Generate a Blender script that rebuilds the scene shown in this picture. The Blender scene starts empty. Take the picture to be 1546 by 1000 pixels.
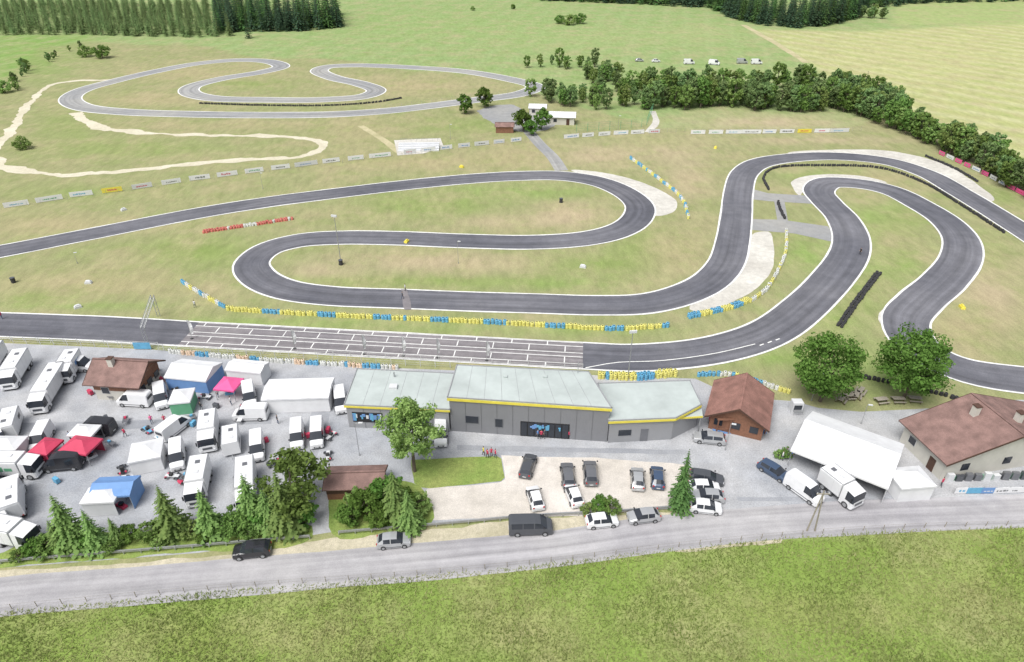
import bpy, bmesh, math, random
import numpy as np
from mathutils import Vector, Matrix
random.seed(7); rng=np.random.default_rng(7)
R=random.uniform
# ---------- survey: converts measured survey readings to ground metres ----------
TH=math.radians(32.1); H=66.8; F=1030.7
cT,sT=math.cos(TH),math.sin(TH)
def G(px,py,z=0.0):
    x=(px-773)/F; y=(500-py)/F
    t=(z-H)/(-sT+y*cT)
    return Vector((x*t,(cT+y*sT)*t))
K=1.30
def C(r,g,b,k=None):
    o=[]
    for c in (r,g,b):
        c/=255.0
        l=c/12.92 if c<=0.04045 else ((c+0.055)/1.055)**2.4
        o.append(min(0.85,l/(k or K)))
    return tuple(o)
# ---------- materials ----------
def newmat(name):
    m=bpy.data.materials.new(name); m.use_nodes=True
    nt=m.node_tree; b=nt.nodes['Principled BSDF']
    return m,nt,b
_mc={}
def mk(name,col,rough=.75,var=.12,scale=1.5,bump=0.0,metal=0.0,coat=0.0,det=4,spec=None):
    if name in _mc: return _mc[name]
    m,nt,b=newmat(name)
    N=nt.nodes; L=nt.links
    tc=N.new('ShaderNodeTexCoord'); n=N.new('ShaderNodeTexNoise'); n.inputs['Scale'].default_value=scale; n.inputs['Detail'].default_value=det
    n.inputs['Roughness'].default_value=.65
    L.new(tc.outputs['Object'],n.inputs['Vector'])
    mr=N.new('ShaderNodeMapRange'); mr.inputs[1].default_value=.3; mr.inputs[2].default_value=.7
    mr.inputs[3].default_value=1-var; mr.inputs[4].default_value=1+var
    L.new(n.outputs['Fac'],mr.inputs[0])
    vm=N.new('ShaderNodeVectorMath'); vm.operation='SCALE'; vm.inputs[0].default_value=col[:3]
    L.new(mr.outputs[0],vm.inputs['Scale']); L.new(vm.outputs[0],b.inputs['Base Color'])
    b.inputs['Roughness'].default_value=rough; b.inputs['Metallic'].default_value=metal
    if coat: b.inputs['Coat Weight'].default_value=coat
    if spec is not None: b.inputs['Specular IOR Level'].default_value=spec
    if bump:
        bp=N.new('ShaderNodeBump'); bp.inputs['Strength'].default_value=bump; bp.inputs['Distance'].default_value=.1
        L.new(n.outputs['Fac'],bp.inputs['Height']); L.new(bp.outputs[0],b.inputs['Normal'])
    _mc[name]=m; return m
def surf(name,col,col2,s1=.08,s2=1.2,s3=9,amt=.5,streak=False,rough=.9):
    """weathered ground surface: two tones mixed with large noise, modulated by finer ones"""
    m,nt,b=newmat(name); N=nt.nodes; L=nt.links
    geo=N.new('ShaderNodeNewGeometry')
    def noise(s,d=5,r=.6):
        n=N.new('ShaderNodeTexNoise'); n.inputs['Scale'].default_value=s; n.inputs['Detail'].default_value=d; n.inputs['Roughness'].default_value=r
        L.new(geo.outputs['Position'],n.inputs['Vector']); return n
    def rng_(n,a,c,lo,hi):
        mr=N.new('ShaderNodeMapRange'); mr.inputs[1].default_value=a; mr.inputs[2].default_value=c; mr.inputs[3].default_value=lo; mr.inputs[4].default_value=hi
        L.new(n,mr.inputs[0]); return mr.outputs[0]
    mix=N.new('ShaderNodeMix'); mix.data_type='RGBA'
    mix.inputs[6].default_value=(*col,1); mix.inputs[7].default_value=(*col2,1)
    L.new(rng_(noise(s1).outputs[0],.35,.65,0,1),mix.inputs[0])
    a=rng_(noise(s2).outputs[0],.3,.7,1-.22*amt,1+.22*amt); c=rng_(noise(s3,3).outputs[0],.3,.7,1-.3*amt,1+.3*amt)
    mu=N.new('ShaderNodeMath'); mu.operation='MULTIPLY'; L.new(a,mu.inputs[0]); L.new(c,mu.inputs[1])
    last=mu.outputs[0]
    if streak:
        uv=N.new('ShaderNodeUVMap'); sp=N.new('ShaderNodeSeparateXYZ'); L.new(uv.outputs[0],sp.inputs[0])
        cb=N.new('ShaderNodeCombineXYZ')
        m1=N.new('ShaderNodeMath'); m1.operation='MULTIPLY'; m1.inputs[1].default_value=.9; L.new(sp.outputs[0],m1.inputs[0])
        m2=N.new('ShaderNodeMath'); m2.operation='MULTIPLY'; m2.inputs[1].default_value=.02; L.new(sp.outputs[1],m2.inputs[0])
        L.new(m1.outputs[0],cb.inputs[0]); L.new(m2.outputs[0],cb.inputs[1])
        n=N.new('ShaderNodeTexNoise'); n.inputs['Scale'].default_value=1; n.inputs['Detail'].default_value=4; L.new(cb.outputs[0],n.inputs['Vector'])
        st=rng_(n.outputs[0],.3,.7,.76,1.24)
        m3=N.new('ShaderNodeMath'); m3.operation='MULTIPLY'; L.new(last,m3.inputs[0]); L.new(st,m3.inputs[1]); last=m3.outputs[0]
    vm=N.new('ShaderNodeVectorMath'); vm.operation='SCALE'; L.new(mix.outputs[2],vm.inputs[0]); L.new(last,vm.inputs['Scale'])
    L.new(vm.outputs[0],b.inputs['Base Color']); b.inputs['Roughness'].default_value=rough
    b.inputs['Specular IOR Level'].default_value=.2
    return m
M_track=surf('track_asphalt',C(104,105,113),C(128,128,134),.04,.4,7,.55,True)
M_grid=surf('grid_asphalt',C(134,130,134),C(150,145,146),.05,.8,7,.45,True)
M_old=surf('old_asphalt',C(156,158,161),C(174,173,169),.04,.5,5,.45,True)
M_road=surf('road_asphalt',C(174,172,176),C(188,186,187),.05,.4,8,.4,True)
M_padd=surf('paddock_asphalt',C(170,174,181),C(196,196,197),.06,.35,5,.65)
M_paddr=surf('asphalt_repair',C(160,163,169),C(172,174,178),.1,.5,6,.5)
M_grav=surf('cream_gravel',C(214,206,180),C(232,225,203),.1,1.2,9,.5)
M_lot=surf('parking_gravel',C(212,205,195),C(234,227,219),.09,.6,6,.5)
M_conc=surf('runoff_concrete',C(206,202,193),C(228,225,216),.1,.8,6,.5)
M_verge=surf('verge_gravel',C(190,183,156),C(216,207,184),.15,1.5,8,.7)
M_dirt=surf('dirt_path',C(184,178,136),C(210,200,162),.15,1.5,8,.5)
M_lawn=surf('lawn_grass',C(132,157,80),C(158,168,98),.15,1.5,6,.8)
M_line=mk('white_line_paint',(.74,.74,.72),.6,.16,.8)
white=mk('white_paint',(.72,.725,.735),.35,.05,.7,coat=.3)
white2=mk('off_white_vinyl',(.60,.61,.62),.5,.06,.5)
canvas=mk('white_canvas',(.70,.705,.715),.8,.07,.6)
glass=mk('dark_glass',(.03,.035,.045),.08,.05,1,spec=.6)
black=mk('black_rubber',(.04,.04,.042),.85,.2,6)
blackp=mk('black_paint',(.02,.02,.024),.25,.05,1,coat=.5)
greyp=mk('grey_metal_paint',(.17,.175,.19),.3,.05,1,metal=.3,coat=.5)
silver=mk('silver_paint',(.48,.49,.5),.3,.04,1,metal=.4,coat=.5)
dgrey=mk('dark_grey_paint',(.07,.075,.085),.3,.05,1,coat=.5)
navy=mk('navy_paint',(.05,.08,.14),.3,.05,1,coat=.5)
steel=mk('galvanised_steel',(.42,.43,.44),.45,.1,3,metal=.6)
redl=mk('red_lamp',(.45,.02,.02),.3,.05,1); headl=mk('headlamp',(.6,.61,.63),.15,.05,1)
pink=mk('pink_canvas',(.72,.10,.28),.75,.06,1); red=mk('red_canvas',(.50,.045,.10),.7,.08,1)
bluec=mk('blue_canvas',(.14,.27,.52),.7,.08,1); greenc=mk('green_canvas',(.12,.35,.20),.7,.08,1)
yel=mk('yellow_paint',(.70,.60,.08),.5,.08,1); tblue=mk('blue_tyre_paint',(.12,.36,.55),.6,.15,2); tyel=mk('yellow_tyre_paint',(.66,.62,.18),.6,.15,2)
twhite=mk('white_tyre_paint',(.62,.63,.60),.6,.12,2); tred=mk('red_tyre_paint',(.56,.16,.13),.6,.2,2); torg=mk('orange_tyre_paint',(.68,.52,.38),.6,.12,2)
wallg=mk('grey_cladding',C(142,143,147),.6,.05,.4); wallg2=mk('grey_cladding_light',C(164,165,168),.6,.05,.4)
roofg=mk('pale_roof_membrane',C(194,203,200),.75,.12,.25); render_=mk('white_render',C(220,217,207),.85,.08,.7)
wood=mk('brown_timber',C(146,104,82),.75,.2,3); woodd=mk('dark_timber',C(92,66,54),.75,.2,3); dark=mk('dark_interior',(.02,.02,.022),.9,.1,1)
trunkm=mk('bark',(.13,.105,.08),.9,.25,5,.4); hedgem=mk('grey_wood_post',(.3,.27,.22),.9,.2,4)
skinm=mk('skin',(.5,.3,.21),.6,.05,3); hairm=mk('hair',(.04,.03,.02),.7,.1,5)
def tilemat(name,col):
    m,nt,b=newmat(name); N=nt.nodes; L=nt.links
    tc=N.new('ShaderNodeTexCoord'); w=N.new('ShaderNodeTexBrick'); w.inputs['Scale'].default_value=3.2
    w.inputs['Color1'].default_value=(*col,1); w.inputs['Color2'].default_value=(*[c*.8 for c in col],1); w.inputs['Mortar'].default_value=(*[c*.5 for c in col],1)
    w.inputs['Mortar Size'].default_value=.03
    L.new(tc.outputs['Object'],w.inputs['Vector'])
    n=N.new('ShaderNodeTexNoise'); n.inputs['Scale'].default_value=.7; n.inputs['Detail'].default_value=6; L.new(tc.outputs['Object'],n.inputs['Vector'])
    mr=N.new('ShaderNodeMapRange'); mr.inputs[1].default_value=.3; mr.inputs[2].default_value=.7; mr.inputs[3].default_value=.72; mr.inputs[4].default_value=1.28; L.new(n.outputs[0],mr.inputs[0])
    vm=N.new('ShaderNodeVectorMath'); vm.operation='SCALE'; L.new(w.outputs['Color'],vm.inputs[0]); L.new(mr.outputs[0],vm.inputs['Scale'])
    L.new(vm.outputs[0],b.inputs['Base Color']); b.inputs['Roughness'].default_value=.85; return m
M_tile=tilemat('brown_roof_tiles',C(162,130,122)); M_tile2=tilemat('red_brown_roof_tiles',C(170,126,114))
def leafmat(name,c1,c2):
    m,nt,b=newmat(name); N=nt.nodes; L=nt.links; nt.nodes.remove(b)
    out=[n for n in N if n.type=='OUTPUT_MATERIAL'][0]
    at=N.new('ShaderNodeAttribute'); at.attribute_name='rnd'; oi=N.new('ShaderNodeObjectInfo')
    mix=N.new('ShaderNodeMix'); mix.data_type='RGBA'; mix.inputs[6].default_value=(*c1,1); mix.inputs[7].default_value=(*c2,1)
    L.new(at.outputs['Fac'],mix.inputs[0])
    hs=N.new('ShaderNodeHueSaturation')
    mr=N.new('ShaderNodeMapRange'); mr.inputs[3].default_value=.78; mr.inputs[4].default_value=1.25; L.new(oi.outputs['Random'],mr.inputs[0]); L.new(mr.outputs[0],hs.inputs['Value'])
    mr2=N.new('ShaderNodeMapRange'); mr2.inputs[3].default_value=.48; mr2.inputs[4].default_value=.515; L.new(oi.outputs['Random'],mr2.inputs[0]); L.new(mr2.outputs[0],hs.inputs['Hue'])
    L.new(mix.outputs[2],hs.inputs['Color'])
    d=N.new('ShaderNodeBsdfDiffuse'); t=N.new('ShaderNodeBsdfTranslucent'); ms=N.new('ShaderNodeMixShader'); ms.inputs[0].default_value=.38
    L.new(hs.outputs[0],d.inputs[0]); L.new(hs.outputs[0],t.inputs[0]); L.new(d.outputs[0],ms.inputs[1]); L.new(t.outputs[0],ms.inputs[2]); L.new(ms.outputs[0],out.inputs[0])
    return m
M_leaf=leafmat('broad_leaves',(.10,.18,.045),(.25,.38,.11))
M_leafd=leafmat('dark_broad_leaves',(.075,.155,.03),(.18,.31,.075))
M_leafl=leafmat('light_leaves',(.15,.25,.065),(.34,.46,.16))
M_leaff=leafmat('far_leaves',(.12,.20,.08),(.27,.38,.15))  # paler than near leaves: distance haze is mixed into the colour
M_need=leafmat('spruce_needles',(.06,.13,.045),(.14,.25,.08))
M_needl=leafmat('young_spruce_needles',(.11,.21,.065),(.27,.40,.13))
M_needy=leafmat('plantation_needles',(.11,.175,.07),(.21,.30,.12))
M_needd=leafmat('dark_spruce_needles',(.038,.075,.046),(.08,.135,.075))  # forest needles, lightened slightly in colour to imitate aerial haze
M_tuft=leafmat('meadow_grass_blades',(.20,.285,.07),(.42,.43,.20))
# ---------- mesh builder ----------
def link(o,parent=None):
    bpy.context.scene.collection.objects.link(o)
    if parent: o.parent=parent
    return o
class MB:
    def __init__(s): s.v=[];s.f=[];s.m=[];s.mats=[]
    def mi(s,mat):
        if mat not in s.mats: s.mats.append(mat)
        return s.mats.index(mat)
    def add(s,vs,fs,mat):
        o=len(s.v); s.v+= [tuple(v) for v in vs]
        if isinstance(mat,list):
            for f,mm in zip(fs,mat): s.f.append([i+o for i in f]); s.m.append(s.mi(mm))
        else:
            k=s.mi(mat)
            for f in fs: s.f.append([i+o for i in f]); s.m.append(k)
    def box(s,cx,cy,z0,sx,sy,sz,mat,rz=0,ch=0):
        c,n=math.cos(rz),math.sin(rz); vs=[]
        lv=[(z0,0),(z0+sz-ch,0),(z0+sz,ch)] if ch else [(z0,0),(z0+sz,0)]
        for z,i in lv:
            for a,b in ((-1,-1),(1,-1),(1,1),(-1,1)):
                x=a*(sx/2-i); y=b*(sy/2-i); vs.append((cx+x*c-y*n,cy+x*n+y*c,z))
        k=len(lv); fs=[(3,2,1,0),tuple(4*(k-1)+i for i in range(4))]
        for j in range(k-1):
            for i in range(4): fs.append((4*j+i,4*j+(i+1)%4,4*j+4+(i+1)%4,4*j+4+i))
        s.add(vs,fs,mat)
    def cyl(s,p,r,h,mat,axis='z',n=10,r2=None):
        r2=r if r2 is None else r2; vs=[]
        for k,(t,rr) in enumerate(((0,r),(h,r2))):
            for i in range(n):
                a=2*math.pi*i/n; u,w=rr*math.cos(a),rr*math.sin(a)
                d={'z':(u,w,t),'y':(u,t,w),'x':(t,u,w)}[axis]
                vs.append((p[0]+d[0],p[1]+d[1],p[2]+d[2]))
        fs=[tuple(range(n))[::-1],tuple(range(n,2*n))]+[(i,(i+1)%n,n+(i+1)%n,n+i) for i in range(n)]
        s.add(vs,fs,mat)
    def tube(s,a,b,r,mat,n=6,r2=None):
        a=Vector(a);b=Vector(b);d=(b-a); r2=r if r2 is None else r2
        if d.length<1e-5:return
        q=d.to_track_quat('Z','Y'); vs=[]
        for p,rr in ((a,r),(b,r2)):
            for i in range(n):
                t=2*math.pi*i/n; vs.append(p+q@Vector((rr*math.cos(t),rr*math.sin(t),0)))
        s.add(vs,[tuple(range(n))[::-1],tuple(range(n,2*n))]+[(i,(i+1)%n,n+(i+1)%n,n+i) for i in range(n)],mat)
    def extr(s,prof,x0,x1,mat):
        n=len(prof); vs=[(x0,y,z) for y,z in prof]+[(x1,y,z) for y,z in prof]
        s.add(vs,[tuple(range(n))[::-1],tuple(range(n,2*n))]+[(i,(i+1)%n,n+(i+1)%n,n+i) for i in range(n)],mat)
    def prism(s,pts,z0,z1,mat,top=None):
        n=len(pts); vs=[(p[0],p[1],z0) for p in pts]+[(p[0],p[1],z1) for p in pts]
        fs=[tuple(range(n))[::-1],tuple(range(n,2*n))]+[(i,(i+1)%n,n+(i+1)%n,n+i) for i in range(n)]
        s.add(vs,fs,[mat,top or mat]+[mat]*n)
    def wallrect(s,A,B,t0,t1,z0,z1,mat,off=.03,th=.06):
        A=Vector(A[:2]);B=Vector(B[:2]);d=B-A;L=d.length;d=d/L; n=Vector((d.y,-d.x))
        c=A+d*(t0+t1)/2*L+n*(off-th/2+.02); s.box(c.x,c.y,z0,(t1-t0)*L,th+.02,z1-z0,mat,math.atan2(d.y,d.x))
    def mesh(s,name):
        me=bpy.data.meshes.new(name); me.from_pydata(s.v,[],s.f)
        for m in s.mats: me.materials.append(m)
        me.polygons.foreach_set('material_index',s.m); me.update(); return me
    def obj(s,name,loc=(0,0,0),rz=0,parent=None):
        o=bpy.data.objects.new(name,s.mesh(name)); o.location=loc; o.rotation_euler=(0,0,rz); return link(o,parent)
def empty(name,loc=(0,0,0),rz=0):
    e=bpy.data.objects.new(name,None); e.location=loc; e.rotation_euler=(0,0,rz); e.empty_display_size=.5; return link(e)
def hd(px,py,dx,dy):
    a=G(px-dx,py-dy); b=G(px+dx,py+dy); d=b-a; return math.atan2(d.y,d.x)
# ---------- curves ----------
def cat(P,closed=False,n=14):
    P=[Vector(p) for p in P]; N=len(P); out=[]
    rngs=range(N if closed else N-1)
    for i in rngs:
        p0=P[(i-1)%N] if closed or i>0 else P[0]*2-P[1]
        p1=P[i]; p2=P[(i+1)%N]; p3=P[(i+2)%N] if closed or i+2<N else P[-1]*2-P[-2]
        d=[max(1e-3,(b-a).length**.5) for a,b in((p0,p1),(p1,p2),(p2,p3))]
        m1=((p1-p0)/d[0]-(p2-p0)/(d[0]+d[1])+(p2-p1)/d[1])*d[1]
        m2=((p2-p1)/d[1]-(p3-p1)/(d[1]+d[2])+(p3-p2)/d[2])*d[1]
        for k in range(n):
            t=k/n; out.append((2*t**3-3*t*t+1)*p1+(t**3-2*t*t+t)*m1+(-2*t**3+3*t*t)*p2+(t**3-t*t)*m2)
    if not closed: out.append(P[-1])
    return out
def resamp(P,step,closed=False):
    A=np.array([tuple(p) for p in P]); 
    if closed: A=np.vstack([A,A[:1]])
    s=np.r_[0,np.cumsum(np.hypot(*(A[1:]-A[:-1]).T))]; n=max(2,int(s[-1]/step)); t=np.linspace(0,s[-1],n+1)
    if closed: t=t[:-1]
    return np.c_[np.interp(t,s,A[:,0]),np.interp(t,s,A[:,1])],t
def path(pts,step=1.5,closed=False,sm=True):
    W=[G(*p) for p in pts]
    return resamp(cat(W,closed) if sm else W,step,closed)
def normals(A,closed):
    if closed: d=np.roll(A,-1,0)-np.roll(A,1,0)
    else: d=np.gradient(A,axis=0)
    d/=np.linalg.norm(d,axis=1)[:,None]; return np.c_[-d[:,1],d[:,0]]
def ribbon(name,A,t,w,z,mat,closed=False,off=0,cols=4,jit=0):
    n=normals(A,closed); N=len(A); vs=[];uv=[]
    j1=np.convolve(rng.normal(0,1,N+8),np.ones(5)/5,'same')[:N]*jit; j2=np.convolve(rng.normal(0,1,N+8),np.ones(5)/5,'same')[:N]*jit
    for i in range(N):
        for c in range(cols+1):
            u=c/cols; o=off-w/2+u*w+(j1[i]*(1-u)+j2[i]*u)
            p=A[i]+n[i]*o; vs.append((p[0],p[1],z)); uv.append((u*w,t[i]))
    fs=[]
    for i in range(N if closed else N-1):
        k=(i+1)%N
        for c in range(cols): a=i*(cols+1)+c;b=k*(cols+1)+c; fs.append((a,a+1,b+1,b)[::-1])
    me=bpy.data.meshes.new(name); me.from_pydata(vs,[],fs); l=me.uv_layers.new(name='UVMap')
    for li,vi in enumerate([v for f in fs for v in f]): l.data[li].uv=uv[vi]
    me.materials.append(mat); me.update()
    if me.polygons[0].normal.z<0: me.flip_normals()
    o=bpy.data.objects.new(name,me); return link(o)
def patch(name,pts,z,mat,sm=True,world=False,jit=0):
    W=[Vector(p) if world else G(*p) for p in pts]
    if sm: W=cat(W,True,8)
    if jit: 
        A,_=resamp(W,1.2,True); A=A+np.c_[np.convolve(rng.normal(0,jit,len(A)),np.ones(3)/3,'same'),np.convolve(rng.normal(0,jit,len(A)),np.ones(3)/3,'same')]; W=A
    me=bpy.data.meshes.new(name); me.from_pydata([(p[0],p[1],z) for p in W],[],[list(range(len(W)))]); me.materials.append(mat); me.update()
    if me.polygons[0].normal.z<0: me.flip_normals()
    return link(bpy.data.objects.new(name,me))
# ---------- ground sheet ----------
def axis(lo,hi,step,far):
    a=np.arange(lo,hi+.1,step); e=np.array([30,80,200,500,1200,3000,far]); return np.r_[(lo-e)[::-1],a,hi+e]
xs=axis(-400,400,1.8,6000); ys=axis(20,740,1.5,6000)
X,Y=np.meshgrid(xs,ys); nx,ny=len(xs),len(ys)
dep=np.maximum(Y*cT+H*sT,5); PX=773+F*X/dep; PY=500-F*(Y*sT-H*cT)/dep; PY=np.where(Y<20,1200,PY)
col=np.zeros((ny,nx,3)); col[:]=C(162,186,122)
def lay(mask,c):
    global col
    col=col*(1-mask[...,None])+np.array(C(*c))*mask[...,None]
def sm(x): x=np.clip(x,0,1); return x*x*(3-2*x)
road_low=([-400,0,350,600,800,1000,1180,1350,1546,2000],[955,920,886,868,850,826,808,797,791,775])
infield_top=([-300,0,60,120,260,420,560,760,830,1000,1300,1360,1430,1546,1800],[150,120,66,58,66,82,96,112,150,190,190,165,200,290,440])
wob=3*np.sin(X*.06)+2*np.sin(Y*.05+X*.11)
m_in=sm((PY-np.interp(PX,*infield_top)+wob)/6)
lay(sm((np.interp(PX,[0,110,180],[1,1,0])))*sm((PY-50)/6),(148,180,102))
lay(m_in,(172,175,126))
rf=sm((PX-np.interp(PY,[40,95,160,300],[1125,1215,1300,1500]))/14)*sm((PY-np.interp(PX,[1100,1300,1546],[40,44,30]))/8)*(1-sm((PY-np.interp(PX,*infield_top)+4)/6))
lay(rf,(206,208,148))
st=np.sin((X*.82+Y*.57)*2*np.pi/13+1.2*np.sin(Y*.02)); lay(rf*np.clip(st,0,1)*.6,(224,222,176)); lay(rf*np.clip(-st,0,1)*.4,(186,196,122))
st=np.sin((X*.97-Y*.22)*2*np.pi/14); far=(1-m_in)*(1-rf)*(PY<130); lay(far*np.clip(st,0,1)*.35,(184,200,144))
lay(sm((42-PY)/8)*sm((PX-1340)/20)*.8,(184,200,132))
def blob(px,py,rx,ry,c,a=.7):
    d=((PX-px)/rx)**2+((PY-py)/ry)**2; lay(np.exp(-d*1.1)*a,c)
tan=(200,185,146); tan2=(210,191,160); gr=(148,175,92); gr2=(154,183,100)
for b in [(300,110,120,14,tan,.6),(620,130,110,14,tan,.7),(380,128,60,8,gr,.5),(230,150,90,10,tan,.7),(200,225,150,16,gr,.45),(330,190,200,8,tan,.4),(540,200,60,25,tan,.5),(700,190,90,14,gr,.4),(100,190,50,30,gr,.4),
 (620,245,160,12,tan,.7),(780,235,60,20,tan,.6),(150,290,130,14,gr,.3),(250,340,200,10,tan,.3),(80,340,100,18,tan,.6),(150,430,160,22,tan,.6),(60,450,60,10,gr,.5),
 (860,325,60,20,tan2,.9),(760,335,90,10,tan2,.7),(640,310,100,20,gr,.6),(780,290,110,12,gr2,.7),(300,380,90,22,gr,.7),(480,410,50,14,tan2,.6),(660,395,150,16,tan2,.8),(620,425,260,8,gr,.6),(900,400,90,20,gr,.6),(850,430,90,8,gr2,.6),
 (900,235,60,18,tan2,.8),(1000,225,60,22,tan2,.7),(1040,270,40,40,tan2,.7),(1020,380,60,40,tan,.6),(960,370,40,30,gr,.5),(1160,185,150,14,tan2,.9),(1000,215,60,8,gr,.3),(1250,212,150,7,tan2,.6),
 (1230,265,60,8,gr2,.6),(1330,270,60,10,tan,.6),(1320,330,60,30,gr2,.7),(1350,360,40,30,tan,.4),(1390,320,30,20,gr,.6),(1350,400,60,25,gr2,.7),(1215,385,40,30,gr2,.8),(1300,440,40,30,gr,.5),(1500,440,60,50,tan2,.8),(1490,380,40,30,gr,.5),(1450,500,60,30,tan,.7),(1520,300,40,20,gr,.3),
 (1200,540,120,14,gr2,.8),(1260,490,60,20,gr2,.7),(1340,560,80,30,gr2,.6),(440,488,260,8,gr2,.7),(800,500,240,6,gr2,.6),(120,462,140,6,gr2,.6),(640,40,260,30,(164,190,120),.5),(900,60,160,20,(174,192,128),.5),(1060,50,90,16,(184,196,136),.5),(60,90,60,30,(142,180,92),.6),(1400,90,150,40,(214,212,156),.5),(1300,300,20,20,tan,.3)]: blob(*b)
lay(sm((PY-np.interp(PX,*road_low))/3),(150,176,88))
for b in [(780,960,130,40,(184,180,130),.6),(1250,920,220,35,(180,180,120),.55),(300,960,200,30,(174,176,112),.4),(1450,880,120,40,(172,180,112),.45),(500,900,100,20,(140,172,74),.5)]: blob(*b)
verts=np.c_[X.ravel(),Y.ravel(),np.zeros(X.size)]
idx=np.arange(nx*ny).reshape(ny,nx)
quads=np.stack([idx[:-1,:-1],idx[:-1,1:],idx[1:,1:],idx[1:,:-1]],-1).reshape(-1,4)
def npmesh(name,verts,faces,mats,attr=None,fm=None):
    me=bpy.data.meshes.new(name); k=faces.shape[1]
    me.vertices.add(len(verts)); me.vertices.foreach_set('co',np.ascontiguousarray(verts,dtype=np.float32).ravel())
    me.loops.add(faces.size); me.loops.foreach_set('vertex_index',faces.astype(np.int32).ravel())
    me.polygons.add(len(faces)); me.polygons.foreach_set('loop_start',np.arange(0,faces.size,k,dtype=np.int32))
    if fm is not None: me.polygons.foreach_set('material_index',fm.astype(np.int32))
    for m in mats: me.materials.append(m)
    if attr is not None:
        a=me.attributes.new('rnd','FLOAT','POINT'); a.data.foreach_set('value',attr.astype(np.float32))
    me.update(calc_edges=True); me.validate(); return me
gm,nt,b=newmat('meadow_ground'); N=nt.nodes; L=nt.links
at=N.new('ShaderNodeAttribute'); at.attribute_name='Col'; geo=N.new('ShaderNodeNewGeometry')
def gn(s,d,r,lo,hi,a=.3,c=.7,vec=None):
    n=N.new('ShaderNodeTexNoise'); n.inputs['Scale'].default_value=s; n.inputs['Detail'].default_value=d; n.inputs['Roughness'].default_value=r
    L.new(vec or geo.outputs['Position'],n.inputs['Vector']); mr=N.new('ShaderNodeMapRange'); mr.inputs[1].default_value=a; mr.inputs[2].default_value=c; mr.inputs[3].default_value=lo; mr.inputs[4].default_value=hi
    L.new(n.outputs[0],mr.inputs[0]); return mr.outputs[0],n
mixn=N.new('ShaderNodeMix'); mixn.data_type='RGBA'; mixn.inputs[7].default_value=(*C(202,188,150),1)
L.new(at.outputs['Color'],mixn.inputs[6]); f1,_=gn(.07,8,.7,0,.7,.45,.7); L.new(f1,mixn.inputs[0])
mix2=N.new('ShaderNodeMix'); mix2.data_type='RGBA'; mix2.inputs[7].default_value=(*C(142,170,88),1)
L.new(mixn.outputs[2],mix2.inputs[6]); f2,_=gn(.11,8,.72,0,.45,.48,.72); L.new(f2,mix2.inputs[0])
mp=N.new('ShaderNodeMapping'); mp.inputs['Scale'].default_value=(1,.35,1); mp.inputs['Rotation'].default_value=(0,0,.9); L.new(geo.outputs['Position'],mp.inputs[0])
a1,_=gn(.5,6,.75,.68,1.0,vec=mp.outputs[0]); a2,nn=gn(3.5,5,.8,.74,1.26)
mu=N.new('ShaderNodeMath'); mu.operation='MULTIPLY'; L.new(a1,mu.inputs[0]); L.new(a2,mu.inputs[1])
vm=N.new('ShaderNodeVectorMath'); vm.operation='SCALE'; L.new(mix2.outputs[2],vm.inputs[0]); L.new(mu.outputs[0],vm.inputs['Scale']); L.new(vm.outputs[0],b.inputs['Base Color'])
b.inputs['Roughness'].default_value=1; b.inputs['Specular IOR Level'].default_value=.1
gme=npmesh('ground',verts,quads,[gm]); ca=gme.color_attributes.new('Col','FLOAT_COLOR','POINT')
ca.data.foreach_set('color',np.c_[col.reshape(-1,3),np.ones(X.size)].astype(np.float32).ravel())
link(bpy.data.objects.new('ground',gme))
# ---------- paved areas ----------
patch('paddock_pavement',[(-260,560),(0,518),(230,528),(520,553),(700,560),(1050,572),(1110,600),(1200,606),(1235,616),(1300,622),(1420,616),(1460,604),(1700,604),(1900,760),(1546,776),(1200,792),(1040,800),(1030,768),(800,778),(505,803),(300,835),(0,858),(-260,890)],.01,M_padd,False)
for i,P_ in enumerate([[(0,640),(410,630),(410,640),(0,654)],[(480,600),(506,600),(470,720),(430,720)],[(690,672),(1040,680),(1040,687),(690,680)],[(1110,750),(1500,756),(1500,760),(1110,756)]]): patch('asphalt_repair',P_,.013+.001*i,M_paddr,False,jit=.12)
patch('roadside_verge',[(-260,885),(0,862),(300,845),(505,812),(800,786),(1030,772),(1185,775),(1185,818),(1000,836),(800,858),(600,875),(350,893),(0,926),(-260,950)],.018,M_verge,False,jit=.25)
patch('roadside_verge',[(1180,800),(1350,796),(1546,788),(1900,775),(1900,783),(1546,795),(1350,801),(1180,814)],.021,M_verge,False,jit=.2)
patch('hedge_verge',[(-100,862),(0,836),(60,812),(250,800),(470,792),(470,818),(300,832),(0,856),(-100,866)],.024,M_lawn,True,jit=.3)
patch('hedge_verge',[(505,735),(560,728),(640,738),(650,790),(600,802),(510,808)],.026,M_lawn,True,jit=.3)
A,t=path([(-250,930),(0,901),(200,885),(400,868),(600,851),(800,833),(1000,806),(1150,790),(1350,779),(1546,771),(1800,760)],2)
ribbon('country_road',A,t,5.6,.03,M_road,cols=6,jit=.12)
patch('gravel_parking_lot',[(757,688),(900,692),(1040,702),(1045,735),(1010,765),(900,778),(780,782),(645,786),(640,738),(762,728)],.02,M_lot,False,jit=.12)
patch('grass_island',[(620,694),(690,691),(757,689),(763,726),(700,733),(640,738),(625,730)],.034,M_lawn,False,jit=.1)
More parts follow.
